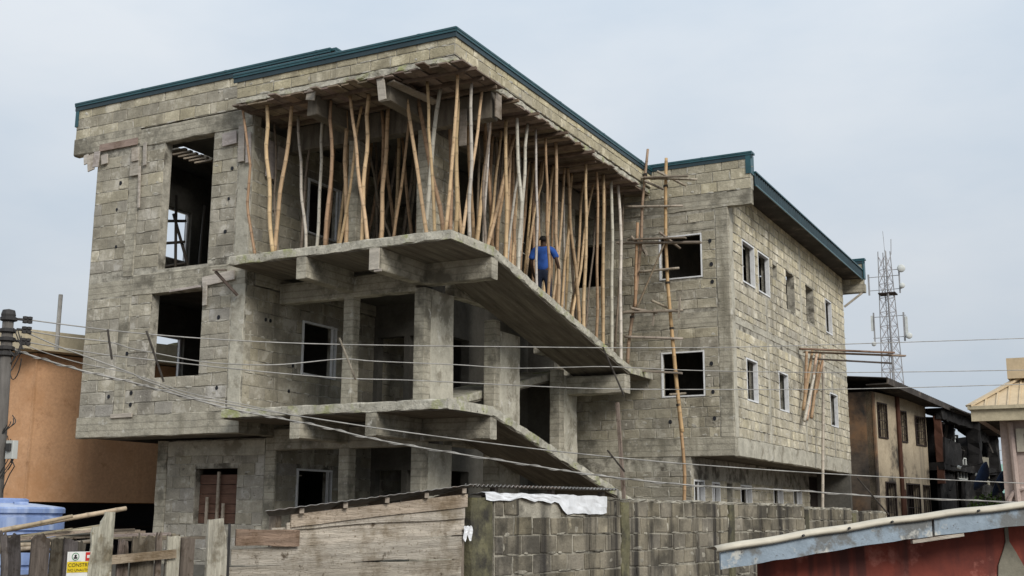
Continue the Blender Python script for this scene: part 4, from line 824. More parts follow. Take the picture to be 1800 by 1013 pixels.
# white sheet thrown over the wall top
tp = MB(); nx, nz = 30, 10; vs = []
prof = lambda s: 0.035 if s < 0.14 else (0.17 if s > 0.60 else 0.055+0.05*max(0, (s-.45))*3)
for i in range(nx+1):
    s = i/nx; hang = (0.085+0.022*math.sin(s*17)+0.012*math.sin(s*41)+0.05*max(0, 0.08-s)) if s < 0.56 else 0.27+0.012*math.sin(s*23)-0.05*(s-0.56)
    if 0.56 <= s < 0.62: hang = 0.09+(s-0.56)/0.06*0.18
    for j in range(nz+1):
        t = j/nz; q = W0+wd*(0.12+s*3.05)
        if t < 0.5: f = t/0.5; p = q+wnrm*(-0.30+f*0.325)+Vector((0, 0, 0.285+0.012*math.sin(s*29+f*3)-0.04*(1-f)))
        else: f = (t-0.5)/0.5; p = q+wnrm*(0.026+0.014*abs(math.sin(s*21+f*1.2))*f)+Vector((0, 0, 0.283-f*hang+0.006*math.sin(s*31)))
        vs.append(p+Vector((R.uniform(-.006, .006), R.uniform(-.006, .006), R.uniform(-.007, .007))))
tp.add(vs, [(i*(nz+1)+j, (i+1)*(nz+1)+j, (i+1)*(nz+1)+j+1, i*(nz+1)+j+1) for i in range(nx) for j in range(nz)])
o = tp.build('tarpaulin', 'tarp'); s = o.modifiers.new('cloth', 'SOLIDIFY'); s.thickness = 0.002
tag(o, 'white plastic sheet folded over the top of the blackened boundary wall', 'tarpaulin')

# ================================================================== plank shack at the lane corner
SL, SR = Vector((-8.36, 10.25, 0)), Vector((-7.27, 12.62, 0)); sd = (SR-SL).normalized(); sn = Vector((sd.y, -sd.x, 0)); sl = (SR-SL).length
sh = thing('plank_shack', (-8.0, 11.5, GZ), 'low weathered plank shack with thin rusty sloping sheet roof beside the boundary wall', 'shack')
def plank(a0, a1, zl0, zl1, zr0, zr1, off, tint, mat='board_h', name='wall_plank', n=14, wav=0.012):
    """sawn plank, wavy edges, given by its left and right heights"""
    mb = MB(); vs = []; ph = R.uniform(0, 6)
    for i in range(n+1):
        s = i/n; p = SL+sd*(a0+(a1-a0)*s)+sn*off
        lo = zl0+(zr0-zl0)*s+wav*math.sin(ph+s*7)+R.uniform(-.3, .3)*wav; hi = zl1+(zr1-zl1)*s+wav*0.5*math.sin(ph+2+s*9)
        for dd in (0.0, 0.028):
            for z in (lo, hi): q = p+sn*dd; vs.append((q.x, q.y, z))
    fs = []
    for i in range(n):
        a, b = i*4, i*4+4
        fs += [(a+2, b+2, b+3, a+3), (a, a+1, b+1, b), (a+1, a+3, b+3, b+1), (a, b, b+2, a+2)]
    fs += [(0, 2, 3, 1), (4*n, 4*n+1, 4*n+3, 4*n+2)]
    mb.add(vs, fs, tint); return mb.build(name, mat, sh)
plank(0.22, sl-0.01, -0.135, -0.005, 0.105, 0.255, 0.030, (0.50, 0.42, 0.335), wav=0.006)
plank(0.18, sl-0.03, -0.165, -0.095, -0.03, 0.115, 0.006, (0.52, 0.47, 0.40), wav=0.010)
plank(0.02, sl-0.02, -0.365, -0.150, -0.245, -0.020, -0.022, (0.53, 0.475, 0.40))
plank(-0.42, 0.33, -0.33, -0.16, -0.345, -0.17, 0.032, (0.30, 0.215, 0.16), wav=0.004)
plank(-0.44, sl-0.05, -0.54, -0.368, -0.52, -0.255, -0.024, (0.44, 0.40, 0.34))
plank(-0.46, sl-0.06, -0.80, -0.550, -0.80, -0.530, -0.022, (0.40, 0.36, 0.30))
plank(-0.46, sl-0.06, -1.74, -0.81, -1.74, -0.81, -0.026, (0.37, 0.33, 0.275))
for a, h in ((0.10, -0.02), (sl*0.5, 0.10), (sl-0.03, 0.24)):
    p = SL+sd*a-sn*0.09; MB().beam(p+Vector((0, 0, GZ)), p+Vector((0, 0, h)), 0.10, 0.09, up=(0, 1, 0), tint=(0.30, 0.25, 0.2)).build('post', 'board_v', sh)
back = Vector((-1.5, 1.9, 0))
for k in range(5):
    s = 0.12+k*0.21; p = SL+sd*(sl*s); z = 0.005+0.30*s
    MB().beam(p+sn*0.12+Vector((0, 0, z)), p+back+Vector((0, 0, z-0.07)), 0.05, 0.06, tint=(0.36, 0.31, 0.26)).build('rafter', 'board', sh)
A, B = SL+sd*(-0.15)+sn*0.17, SR+sd*0.05+sn*0.17
corrugated('roof_sheet', (A.x, A.y, 0.035), (B.x-A.x, B.y-A.y, 0.345), (back.x*1.05, back.y*1.05, -0.07), 22, 0.004, 'rust_sheet', sh)
C2 = Vector((-6.80, 16.35, 0)); B2 = Vector((-7.36, 12.75, 0))
corrugated('roof_sheet', (B2.x, B2.y, 0.375), (C2.x-B2.x, C2.y-B2.y, 0.02), (-0.9, 1.6, 0.02), 40, 0.014, 'rust_sheet', sh)
for y in (13.6, 14.9, 16.2):
    x = B2.x+(y-B2.y)*(C2.x-B2.x)/(C2.y-B2.y)-0.18
    MB().beam((x, y, GZ), (x, y, 0.355), 0.08, 0.08, up=(0, 1, 0), tint=(0.18, 0.15, 0.13)).build('post', 'board_v', sh)
# small rag snagged on the corner
rg = MB(); vs = []
for i in range(7):
    for j in range(6): vs.append(SR+sd*(-0.06+i*0.022)+sn*(0.05+0.012*math.sin(i*2+j))+Vector((0, 0, -0.13-j*0.03*(1+0.3*math.sin(i*1.7))+0.012*math.sin(i*3))))
rg.add(vs, [(i*6+j, i*6+6+j, i*6+7+j, i*6+j+1) for i in range(6) for j in range(5)])
o = rg.build('rag', 'tarp'); o.modifiers.new('cloth', 'SOLIDIFY').thickness = 0.002
tag(o, 'small white rag snagged where the plank shack meets the wall pier', 'rag')

# ================================================================== ragged plank fence at lower left
fc = thing('plank_fence', (-8.8, 8.4, GZ), 'ragged fence of broken grey and pale upright planks in the lower left corner', 'fence')
FA, FB = Vector((-9.355, 7.29, 0)), Vector((-8.505, 9.845, 0)); fd = (FB-FA).normalized(); fn = Vector((fd.y, -fd.x, 0)); fl_ = (FB-FA).length
def upright(s, w, top, tint, off=0.0, lean=0.0, rag=0.03, base=GZ, thick=0.03, name='plank', parent=fc):
    n = 5; vs = []; p = FA+fd*(s*fl_)+fn*off
    for i in range(n+1):
        x = (i/n-0.5)*w; t = top+R.uniform(-rag, rag)
        for z, l in ((base, 0), (-0.45, lean*0.6), (t, lean)):
            for dd in (0, thick): q = p+fd*(x+l)+fn*dd; vs.append((q.x, q.y, z))
    fs = []
    for i in range(n):
        a, b = i*6, i*6+6
        fs += [(a+1, b+1, b+3, a+3), (a+3, b+3, b+5, a+5), (a, a+2, b+2, b), (a+2, a+4, b+4, b+2), (a+4, a+5, b+5, b+4)]
    e = 6*n; fs += [(0, 1, 3, 2), (2, 3, 5, 4), (e, e+2, e+3, e+1), (e+2, e+4, e+5, e+3)]
    return MB().add(vs, fs, tint).build(name, 'board_v', parent)
GREY = (0.115, 0.100, 0.088)
for s, w, t, lean, of in ((0.02, 0.13, -0.46, 0.03, 0.02), (0.06, 0.10, -0.40, -0.02, -0.06), (0.125, 0.055, -0.185, -0.10, 0.05), (0.155, 0.13, -0.205, -0.07, 0.0), (0.225, 0.17, -0.215, 0.0, 0.02), (0.29, 0.12, -0.235, 0.01, -0.03), (0.335, 0.13, -0.24, -0.01, 0.03), (0.375, 0.07, -0.275, 0.03, -0.05)):
    upright(s, w, t, jit(GREY, 0.5), of, lean, 0.03)
for s, w, t, ln in ((0.475, 0.06, -0.33, 0.05), (0.50, 0.05, -0.30, -0.03), (0.53, 0.06, -0.27, 0.02), (0.56, 0.05, -0.31, -0.02), (0.585, 0.07, -0.255, 0.02), (0.635, 0.17, -0.225, 0.0), (0.69, 0.06, -0.215, -0.02), (0.715, 0.04, -0.24, 0.03)):
    upright(s, w, t, jit((0.19, 0.155, 0.125), 0.4), -0.05, ln, 0.04)
upright(0.735, 0.14, -0.225, (0.50, 0.47, 0.38), 0.0, 0.0, 0.008); upright(0.80, 0.15, -0.245, (0.17, 0.14, 0.115), -0.03, 0, 0.01)
# tall pale broken planks
def tall(pts, off, tint):
    vs = []
    for dd in (0, 0.035):
        for s, z in pts: q = FA+fd*(s*fl_)+fn*(off+dd); vs.append((q.x, q.y, z))
    n = len(pts); fs = [tuple(range(n))[::-1], tuple(range(n, 2*n))]+[(i, (i+1) % n, n+(i+1) % n, n+i) for i in range(n)]
    MB().add(vs, fs, tint).build('plank', 'board_v', fc)
tall([(0.395, GZ), (0.485, GZ), (0.480, -0.30), (0.481, 0.012), (0.446, 0.014), (0.444, -0.03), (0.432, -0.08), (0.430, -0.125), (0.402, -0.130), (0.398, -0.2), (0.402, -0.3), (0.394, -0.5)], 0.06, (0.50, 0.475, 0.385))
tall([(0.868, GZ), (0.955, GZ), (0.952, -0.45), (0.945, -0.22), (0.932, -0.12), (0.930, -0.045), (0.905, -0.052), (0.885, -0.06), (0.865, -0.058), (0.866, -0.4)], 0.05, (0.49, 0.46, 0.38))
MB().beam(FA+fd*(0.47*fl_)+fn*0.05+Vector((0, 0, -0.45)), FA+fd*(0.74*fl_)+fn*0.05+Vector((0, 0, -0.40)), 0.03, 0.085, tint=(0.42, 0.34, 0.25)).build('rail', 'board_h', fc)
MB().beam(FA+fd*(0.02*fl_)-fn*0.03+Vector((0, 0, -0.62)), FA+fd*(0.42*fl_)-fn*0.03+Vector((0, 0, -0.60)), 0.03, 0.09, tint=(0.13, 0.11, 0.1)).build('rail', 'board_h', fc)
# iron bar with blue tape in the gap
o = MB().tube([FA+fd*(0.985*fl_)+Vector((0, 0, GZ)), FA+fd*(0.975*fl_)+Vector((0, 0, -0.10))], 0.014, 6); o = o.build('iron_bar', 'dark_metal'); 
tag(o, 'thin dark iron bar standing between pale plank and shack', 'bar')

# timber scraps and bamboo heaped behind the fence
k = 0
for a, b, r, c in (((-10.5, 8.1, -0.24), (-9.92, 9.66, 0.055), 0.030, (0.46, 0.36, 0.25)), ((-10.3, 8.0, -0.24), (-9.9, 8.9, -0.03), 0.022, (0.36, 0.29, 0.20)), ((-10.2, 7.9, -0.30), (-9.6, 9.0, -0.16), 0.026, (0.42, 0.35, 0.26)),
                   ((-10.1, 7.8, -0.36), (-9.4, 8.8, -0.20), 0.024, (0.30, 0.26, 0.2)), ((-10.0, 7.8, -0.40), (-9.3, 8.7, -0.27), 0.024, (0.40, 0.34, 0.26)), ((-10.3, 7.6, -0.33), (-9.5, 8.4, -0.30), 0.026, (0.36, 0.3, 0.22))):
    o = bamboo(MB(), [a, b], r, r*0.85, c).build('bamboo_pole', 'bamboo', smooth=True)
    tag(o, ['longest bamboo pole slanting across the blue tank', 'short bamboo pole slanting below the longest one in front of tank', 'bamboo pole in the heap with its end above the dark fence planks', 'dull bamboo pole in the heap, fourth down', 'bamboo pole in the heap, fifth down', 'bamboo pole near the left frame edge, second lowest in heap'][k], 'bamboo pole', 'bamboo heap behind the fence'); k += 1
RX = random.Random(3)
for k in range(9):
    a = Vector((-10.4+RX.uniform(-.2, .2), 7.75+RX.uniform(-.1, .3), -0.42+RX.uniform(0, .15))); b = a+Vector((RX.uniform(.5, 1.1), RX.uniform(.5, 1.3), RX.uniform(-.05, .22)))
    o = MB().beam(a, b, RX.uniform(.03, .08), RX.uniform(.015, .03), tint=jit(RX.choice([(0.30, 0.25, 0.19), (0.13, 0.11, 0.09), (0.42, 0.35, 0.26)]), 0.3)).build('timber_offcut', 'board_h')
    tag(o, 'split lath in the scrap heap below the blue tank, %s of its pile' % ORD[k], 'timber', 'laths below the tank')
for k, (x, y, z) in enumerate(((-9.30, 7.50, -0.335), (-9.25, 7.60, -0.375), (-9.24, 7.66, -0.35))):
    mb = MB(); d = Vector((0.55, -0.25, -0.12)).normalized(); p = Vector((x, y, z)); ring = []
    for dist, rr in ((-1.4, 0.030), (0, 0.030), (0, 0.021), (-0.12, 0.021)): ring.append((p+d*dist, rr))
    mb.tube([q for q, _ in ring], [r for _, r in ring], 10, (0.55, 0.45, 0.31), False); o = mb.build('bamboo_pole', 'bamboo', smooth=False)
    tag(o, 'cut hollow bamboo end at the left frame edge, %s' % ['topmost of three', 'lowest of three', 'rightmost of three'][k], 'bamboo pole', 'cut bamboo ends at the frame edge')
for k in range(7):
    s = 0.48+k*0.05; p = FA+fd*(s*fl_)-fn*(0.5+0.15*(k % 3))
    o = MB().beam(p+Vector((-0.3, -0.3, -0.20-0.012*k)), p+Vector((0.35, 0.30, -0.165-0.014*k)), 0.05, 0.03, tint=jit((0.24, 0.2, 0.165), 0.35)).build('timber_offcut', 'board_h')
    tag(o, 'grey timber offcut heaped behind the fence, %s from left' % ORD[k], 'timber', 'offcuts behind the fence')

# ---- safety sign on the fence
sg = thing('safety_sign', (-8.86, 8.30, -0.6), 'yellow construction warning sign half hidden behind a pale broken plank', 'sign')
so = FA+fd*(0.322*fl_)+fn*0.075
def panel(name, a0, a1, z0, z1, mat, off=0.0, th=0.004, parent=None):
    p, q = so+fd*a0+fn*off, so+fd*a1+fn*off; vs = []
    for dd in (0, th):
        for w, z in ((p, z0), (q, z0), (q, z1), (p, z1)): t = w+fn*dd; vs.append((t.x, t.y, z))
    return MB().add(vs, [(3, 2, 1, 0), (4, 5, 6, 7), (0, 1, 5, 4), (1, 2, 6, 5), (2, 3, 7, 6), (3, 0, 4, 7)]).build(name, mat, parent or sg)
panel('backing', -0.012, 0.31, -0.66, -0.362, 'sign_white'); y_ = panel('text_panel', -0.010, 0.308, -0.555, -0.455, 'sign_yellow', 0.005)
panel('text_panel', 0.165, 0.300, -0.448, -0.368, 'sign_red', 0.005)
panel('text_panel', -0.010, 0.308, -0.655, -0.562, 'sign_white', 0.005)
def text(s, a, z, size, mat, off=0.0105):
    c = bpy.data.curves.new('lettering', 'FONT'); c.body = s; c.size = size; c.extrude = 0.0008; c.materials.append(M[mat])
    tmp = bpy.data.objects.new('lettering', c); col.objects.link(tmp); bpy.context.view_layer.update()
    me = bpy.data.meshes.new_from_object(tmp.evaluated_get(bpy.context.evaluated_depsgraph_get())); bpy.data.objects.remove(tmp); bpy.data.curves.remove(c)
    o = bpy.data.objects.new('lettering', me); col.objects.link(o); o.parent = sg
    p = so+fd*a+fn*off-Vector(sg['_base'])
    o.matrix_local = Matrix(((fd.x, 0, fn.x, p.x), (fd.y, 0, fn.y, p.y), (0, 1, 0, z-sg['_base'][2]), (0, 0, 0, 1)))
    return o
text('CONSTRUCTION', -0.002, -0.502, 0.048, 'sign_black'); text('NO UNAUTHORISED', -0.002, -0.545, 0.034, 'sign_black')
def disc(name, a, z, r, mat, off, n=20, r2=0):
    mb = MB(); p = so+fd*a+fn*off; vs = [p+fd*(r*math.cos(t))+Vector((0, 0, z+r*math.sin(t))) for t in [2*math.pi*i/n for i in range(n)]]
    if r2:
        vs += [p+fd*(r2*math.cos(t))+Vector((0, 0, z+r2*math.sin(t))) for t in [2*math.pi*i/n for i in range(n)]]
        mb.add(vs, [(i, (i+1) % n, n+(i+1) % n, n+i) for i in range(n)])
    else: mb.add(vs, [tuple(range(n))])
    return mb.build(name, mat, sg)
panel('symbol_panel', 0.005, 0.125, -0.448, -0.368, 'sign_white', 0.005)
disc('ring', 0.065, -0.408, 0.037, 'sign_green', 0.0102, r2=0.030); disc('symbol', 0.065, -0.400, 0.012, 'sign_black', 0.0104)
panel('symbol', 0.047, 0.083, -0.428, -0.412, 'sign_black', 0.0098, 0.001)
for k in range(2): panel('mark', 0.178+k*0.04, 0.205+k*0.04, -0.422, -0.395, 'sign_white', 0.0098, 0.001)

# ================================================================== water tank
tk = thing('water_tank', (-11.62, 9.45, GZ), 'faded blue ribbed plastic water tank behind the fence', 'water tank')
prof = []; z = -1.7; rad = 0.66
prof.append((rad*0.97, -1.75)); 
while z < -0.10:
    prof += [(rad, z), (rad, z+0.13), (rad-0.030, z+0.142), (rad-0.030, z+0.168), (rad, z+0.18)]; z += 0.19
prof += [(rad, 0.045), (rad*0.975, 0.065)]
def lathe(mb, cx, cy, prof, n=36):
    vs = [(cx+r*math.cos(t), cy+r*math.sin(t), z) for r, z in prof for t in [2*math.pi*i/n for i in range(n)]]; k = len(prof)
    mb.add(vs, [(i*n+j, i*n+(j+1) % n, (i+1)*n+(j+1) % n, (i+1)*n+j) for i in range(k-1) for j in range(n)]); return mb
lathe(MB(), -11.62, 9.45, prof, 56).build('shell', 'blue_tank', tk)
lathe(MB(), -11.62, 9.45, [(rad*0.975, 0.065), (rad*0.75, 0.085), (rad*0.5, 0.105), (rad*0.30, 0.115), (0.001, 0.115)]).build('shoulder', 'pale_tank', tk, True)
lathe(MB(), -11.62, 9.45, [(0.25, 0.11), (0.25, 0.15), (0.22, 0.165), (0.001, 0.17)], 24).build('lid', 'blue_tank', tk)
MB().rough((-11.30, 9.30, 0.07), (-11.22, 9.42, 0.07), 0.16, 0.11, amp=0.002).build('inlet_boss', 'blue_tank', tk)
MB().tube([(-11.215, 9.37, 0.075), (-11.18, 9.355, 0.075)], 0.022, 10).build('inlet_hole', 'dark_metal', tk)

# ================================================================== utility pole, wires
up = thing('utility_pole', (-13.29, 10.62, GZ), 'dark timber utility pole with insulators at the left edge', 'utility pole')
MB().tube([(-13.24, 10.66, GZ), (-13.27, 10.63, 0.5), (-13.30, 10.60, 2.62)], [0.095, 0.085, 0.072], 12).build('shaft', 'pole', up, True)
lathe(MB(), -13.30, 10.60, [(0.09, 2.60), (0.096, 2.64), (0.08, 2.70), (0.001, 2.72)], 12).build('cap', 'dark_metal', up)
for z in (2.58, 2.42, 2.30, 2.18, 2.10):
    lathe(MB(), -13.295, 10.605, [(0.088, z-0.03), (0.112, z-0.02), (0.112, z+0.02), (0.088, z+0.03)], 12).build('clamp_band', 'dark_metal', up)
for z in (2.59, 2.45, 2.29):
    a = Vector((-13.24, 10.70, z)); d = Vector((0.50, 0.86, 0))
    MB().tube([a, a+d*0.18], 0.018, 6).build('bracket', 'dark_metal', up)
    for k in (0.10, 0.16): lathe(MB(), (a+d*k).x, (a+d*k).y, [(0.012, z-0.05), (0.035, z-0.045), (0.035, z-0.01), (0.018, z), (0.035, z+0.01), (0.035, z+0.045), (0.012, z+0.05)], 10).build('insulator', 'dark_metal', up)
for k in range(5):
    pts = [Vector((-13.20+0.10*math.sin(k+t*3), 10.68+0.12*math.cos(k*1.3+t*2.2)*t, 2.45-0.10*k-0.28*math.sin(math.pi*t))) for t in [i/10 for i in range(11)]]
    MB().tube(pts, 0.008, 5).build('jumper_cable', 'dark_metal', up)
mt = thing('meter_box', (-13.08, 10.70, 0.82), 'small grey electricity meter hanging with tangled cables on the pole', 'meter')
MB().rough((-13.08, 10.66, 0.70), (-13.08, 10.66, 0.94), 0.15, 0.09, up=(0, 1, 0), amp=0.002, bev=0.012).build('case', 'meter', mt)
MB().rough((-13.08, 10.605, 0.80), (-13.08, 10.605, 0.90), 0.09, 0.03, up=(0, 1, 0), amp=0.001).build('window', 'dark_metal', mt)
for k in range(9):
    ph = k*0.9; pts = [Vector((-13.16+0.11*math.sin(ph+t*4.0)*(0.5+0.5*math.sin(math.pi*t)), 10.64+0.05*math.cos(ph+t*3), 1.28-0.045*k-(0.25+0.05*k)*t)) for t in [i/12 for i in range(13)]]
    MB().tube(pts, 0.007, 5, cap=False).build('cable', 'dark_metal', mt)
MB().tube([(-13.05, 10.64, 0.70), (-13.0, 10.66, 0.60), (-13.08, 10.66, 0.50), (-13.16, 10.66, 0.35), (-13.25, 10.66, 0.1), (-13.3, 10.7, -0.3)], 0.008, 5).build('cable', 'dark_metal', mt)
def smooth_path(pts, k=5):
    pts = [Vector(p) for p in pts]; out = []
    for i in range(len(pts)-1):
        p0, p1, p2, p3 = pts[max(i-1, 0)], pts[i], pts[i+1], pts[min(i+2, len(pts)-1)]
        for j in range(k):
            t = j/k; out.append(0.5*((2*p1)+(p2-p0)*t+(2*p0-5*p1+4*p2-p3)*t*t+(3*p1-p0-3*p2+p3)*t**3))
    out.append(pts[-1]); return out
WL = [('topmost thin power line across the facade', W1L, 0.0085), ('second power line from top, kinked in front of the bay', W2L, 0.0085), ('third power line from top crossing the lower bay window', W3L, 0.0085),
      ('upper of the two sagging lower cables', W4L, 0.0105), ('lowest thick twisted sagging cable passing over the shack', W5L, 0.013), ('short faint service cable from the pole joining the lower cables', W6L, 0.007)]
for lb, pts, r in WL:
    tag(MB().tube(smooth_path(pts), r, 6).build('power_line', 'wire', smooth=True), lb, 'power line', 'overhead power lines')
pp = smooth_path(W5L, 14); tw = MB().tube([p+Vector((0, 0, 0.022*math.sin(i*0.8)))+Vector((0.8, -0.45, 0))*0.022*math.cos(i*0.8) for i, p in enumerate(pp)], 0.007, 5)
tag(tw.build('power_line', 'wire', smooth=True), 'thin strand wound around the lowest thick cable', 'power line', 'overhead power lines')
for k, (a, b) in enumerate(SPACERS):
    o = MB().tube([Vector(a)+Vector((0.02, -0.012, 0)), Vector(b)+Vector((0.02, -0.012, 0))], 0.016, 6, (0.09, 0.08, 0.07) if k not in (2,) else (0.34, 0.30, 0.24)).build('line_spacer', 'board_v')
    tag(o, ['short dark stick spacer on the wires over the block bay', 'long dark stick spacer on the wires across the bay window', 'pale stick spacer on the wires by the slim column', 'stick spacer on the wires at the foot of the upper ramp', 'short stick spacer on the lower cable above the shack roof', 'dark diagonal spacer on the lower cables by the sooty house'][k], 'line spacer', 'stick spacers on the power lines')

# ================================================================== orange building behind, left
ob = thing('orange_building', (-24.6, 20.6, GZ), 'orange rendered building with cream roof fascia behind the block bay', 'building')
C = Vector((-22.95, 19.20, 0)); Rr = Vector((-21.15, 25.0, 0)); Lf = Vector((-30.0, 18.3, 0)); Bk = Vector((-29, 30, 0)); Lb = Vector((-36, 27, 0))
def prism(name, pts, z0, z1, mat, parent):
    n = len(pts); vs = [(p.x, p.y, z0) for p in pts]+[(p.x, p.y, z1) for p in pts]
    return MB().add(vs, [tuple(range(n))[::-1], tuple(range(n, 2*n))]+[(i, (i+1) % n, n+(i+1) % n, n+i) for i in range(n)]).build(name, mat, parent)
prism('upper_wall', [C, Rr, Bk, Lb, Lf], 0.26, 3.76, 'orange', ob)
inn = Vector((-1.5, 1.5, 0))
prism('ground_wall', [C+inn, Rr+inn, Bk, Lb, Lf+Vector((0, 1.5, 0))], GZ, 0.25, 'dark_fill', ob)  # set-back wall and columns coloured black for the shade under the overhang
for p in (C, Rr): MB().rough(p+Vector((-0.6, 0.6, GZ)), p+Vector((-0.6, 0.6, 0.25)), 0.3, 0.3).build('column', 'dark_fill', ob)
MB().beam(C+inn*0.9+Vector((0.0, 0, -0.35)), Rr+inn*0.9+Vector((0, 0, -0.35)), 0.05, 0.04).build('rail', 'grille', ob)
ou = Vector((0.32, -0.32, 0))
MB().beam(C+ou+Vector((-.2, -.2, 4.04)), Rr+ou+Vector((0, 0, 4.04)), 0.05, 0.46).build('fascia', 'cream', ob)
MB().beam(Lf+Vector((0, -0.45, 4.04)), C+ou+Vector((-.18, -.18, 4.04)), 0.05, 0.46).build('fascia', 'cream', ob)
prism('roof', [C+ou, Rr+ou, Bk, Lb, Lf+Vector((0, -0.45, 0))], 3.79, 3.83, 'cream', ob)
MB().rough((-21.9, 22.6, 4.34), (-21.3, 24.2, 4.40), 0.8, 0.10, amp=0.02).build('roof_patch', 'old_pier', ob)
MB().beam(C+Vector((0, 0, 0.27)), C+Vector((0, 0, 3.74)), 0.05, 0.05, up=(0, 1, 0)).build('corner_bead', 'orange', ob)
for k, (x, y, z0, z1) in enumerate(((-22.55, 19.4, 3.80, 5.19), (-21.42, 21.0, 4.1, 5.14))):
    o = MB().tube([(x, y, z0), (x, y, z1)], 0.05 if k == 0 else 0.03, 8).build('vent_pipe', 'wire'); tag(o, ['thicker grey pipe rising above the orange building roof', 'thin grey pipe above the orange roof near the block bay'][k], 'pipe', 'pipes on the orange roof')

# ================================================================== sooty, fire-damaged house beyond the wing
bh = thing('burnt_house', (-7.8, 42.3, GZ), 'fire-damaged beige two-storey house with blackened open end and sooty roof', 'house')
D0, D1 = Vector((-7.81, 42.13, 0)), Vector((-6.88, 47.85, 0)); hd = (D1-D0).normalized(); hn = Vector((hd.y, -hd.x, 0)); hl = (D1-D0).length
HZ = 4.36
def hx(a, off=0.0): return D0+hd*a+hn*off
wins = [(0.42, 1.35, 2.78, 4.00), (2.70, 3.45, 2.75, 3.88), (4.45, 5.62, 2.72, 3.80), (0.85, 1.85, -0.9, 1.22), (3.05, 4.5, -0.5, 1.22), (4.95, 5.65, -0.9, 1.2)]
mb = MB(); cells_mesh(mb, (D0.x, D0.y, 0), hd, hn, hl, GZ, HZ, wins, 0.0, -0.25); mb.build('wall', 'beige', bh)
mb = MB(); E0 = D0-hn*6.0; cells_mesh(mb, (E0.x, E0.y, 0), hn, -hd, 6.0, GZ, HZ, [], 0.0, -0.25); mb.build('wall', 'sooty', bh)
mb = MB(); cells_mesh(mb, (E0.x, E0.y, 0), hd, -hn, hl+5, GZ, HZ, [], 0, -0.25); mb.build('wall', 'sooty', bh)
MB().beam(hx(0.2, -3)+Vector((0, 0, 1.9)), hx(hl, -3)+Vector((0, 0, 1.9)), 5.5, 0.2).build('floor_slab', 'char', bh)
MB().beam(hx(hl-0.3, -5.6)+Vector((0, 0, 1.5)), hx(hl-0.3, -0.3)+Vector((0, 0, 1.5)), 0.2, 6.2).build('cross_wall', 'char', bh)
MB().beam(hx(0.4, -2.2)+Vector((0, 0, 1.5)), hx(hl, -2.2)+Vector((0, 0, 1.5)), 0.2, 6.2).build('cross_wall', 'char', bh)
MB().beam(hx(0.05, 0.02)+Vector((0, 0, GZ)), hx(0.05, 0.02)+Vector((0, 0, HZ-0.02)), 0.14, 0.07, up=hn).build('corner_strip', 'sooty', bh)
for a, b, c, d in wins:
    w = MB()
    for p, q in (((a, c), (a, d)), ((b, c), (b, d))): w.beam(hx(p[0], 0.01)+Vector((0, 0, p[1])), hx(q[0], 0.01)+Vector((0, 0, q[1])), 0.05, 0.05, up=hn)
    for z in (c, d): w.beam(hx(a-.025, 0.012)+Vector((0, 0, z)), hx(b+.025, 0.012)+Vector((0, 0, z)), 0.05, 0.05)
    wf = w.build('window_frame', 'grille', bh)
    n = max(2, int((b-a)/0.22)); gm = MB()
    for k in range(1, n): gm.beam(hx(a+(b-a)*k/n, 0.0)+Vector((0, 0, c)), hx(a+(b-a)*k/n, 0.0)+Vector((0, 0, d)), 0.022, 0.022, up=hn)
    for k in range(1, 4): gm.beam(hx(a, 0.0)+Vector((0, 0, c+(d-c)*k/4)), hx(b, 0.0)+Vector((0, 0, c+(d-c)*k/4)), 0.022, 0.022)
    gm.build('grille', 'grille', wf)
MB().tube([hx(2.42, 0.06)+Vector((0, 0, GZ)), hx(2.42, 0.06)+Vector((0, 0, HZ))], 0.085, 8).build('downpipe', 'rust_pipe', bh)
MB().tube([hx(2.62, 0.06)+Vector((0, 0, GZ)), hx(2.62, 0.06)+Vector((0, 0, 1.0))], 0.06, 8).build('downpipe', 'rust_pipe', bh)
corrugated('roof_sheet', hx(-0.5, 0.75)+Vector((0, 0, 4.74)), hd*7.6+Vector((0, 0, -0.45)), -hn*4.0+Vector((0, 0, 0.40)), 34, 0.03, 'soot_and_shade', bh)
MB().beam(hx(-0.5, 0.74)+Vector((0, 0, 4.64)), hx(7.05, 0.74)+Vector((0, 0, 4.20)), 0.04, 0.22).build('fascia', 'soot_and_shade', bh)
MB().beam(hx(-0.5, 0.35)+Vector((0, 0, 4.55)), hx(hl, 0.35)+Vector((0, 0, 4.26)), 0.75, 0.04).build('soffit_board', 'soot_and_shade', bh)
# burnt balcony end: charred posts, slabs and what hangs from them
J = hx(hl, 0.0)
def jx(a, off=0.0): return J+hd*a+hn*off
MB().rough(jx(0, -1.2)+Vector((0, 0, 1.95)), jx(7.6, -1.2)+Vector((0, 0, 1.95)), 3.6, 0.28, amp=0.03).build('burnt_slab', 'char', bh)
MB().rough(jx(0, 0.5)+Vector((0, 0, 3.95)), jx(4.8, 0.5)+Vector((0, 0, 3.80)), 0.25, 0.40, amp=0.03).build('burnt_beam', 'char', bh)
for a, off, zt, w in ((4.35, 0.55, 4.05, 0.55), (7.5, 0.45, 3.60, 0.5), (6.0, -1.5, 3.7, 0.6)):
    MB().rough(jx(a, off)+Vector((0, 0, GZ)), jx(a, off)+Vector((0, 0, zt)), w, w, amp=0.05, bev=0.05, chips=1).build('burnt_post', 'char', bh)
for a, w in ((0.5, 0.9), (1.5, 0.9), (2.3, 0.5), (3.65, 0.45), (5.1, 0.5), (6.6, 0.6)):
    MB().rough(jx(a, -0.9)+Vector((0, 0, GZ)), jx(a, -0.9)+Vector((0, 0, 3.95-0.06*a)), w, 0.16, up=hn, amp=0.04).build('burnt_wall', 'char', bh)
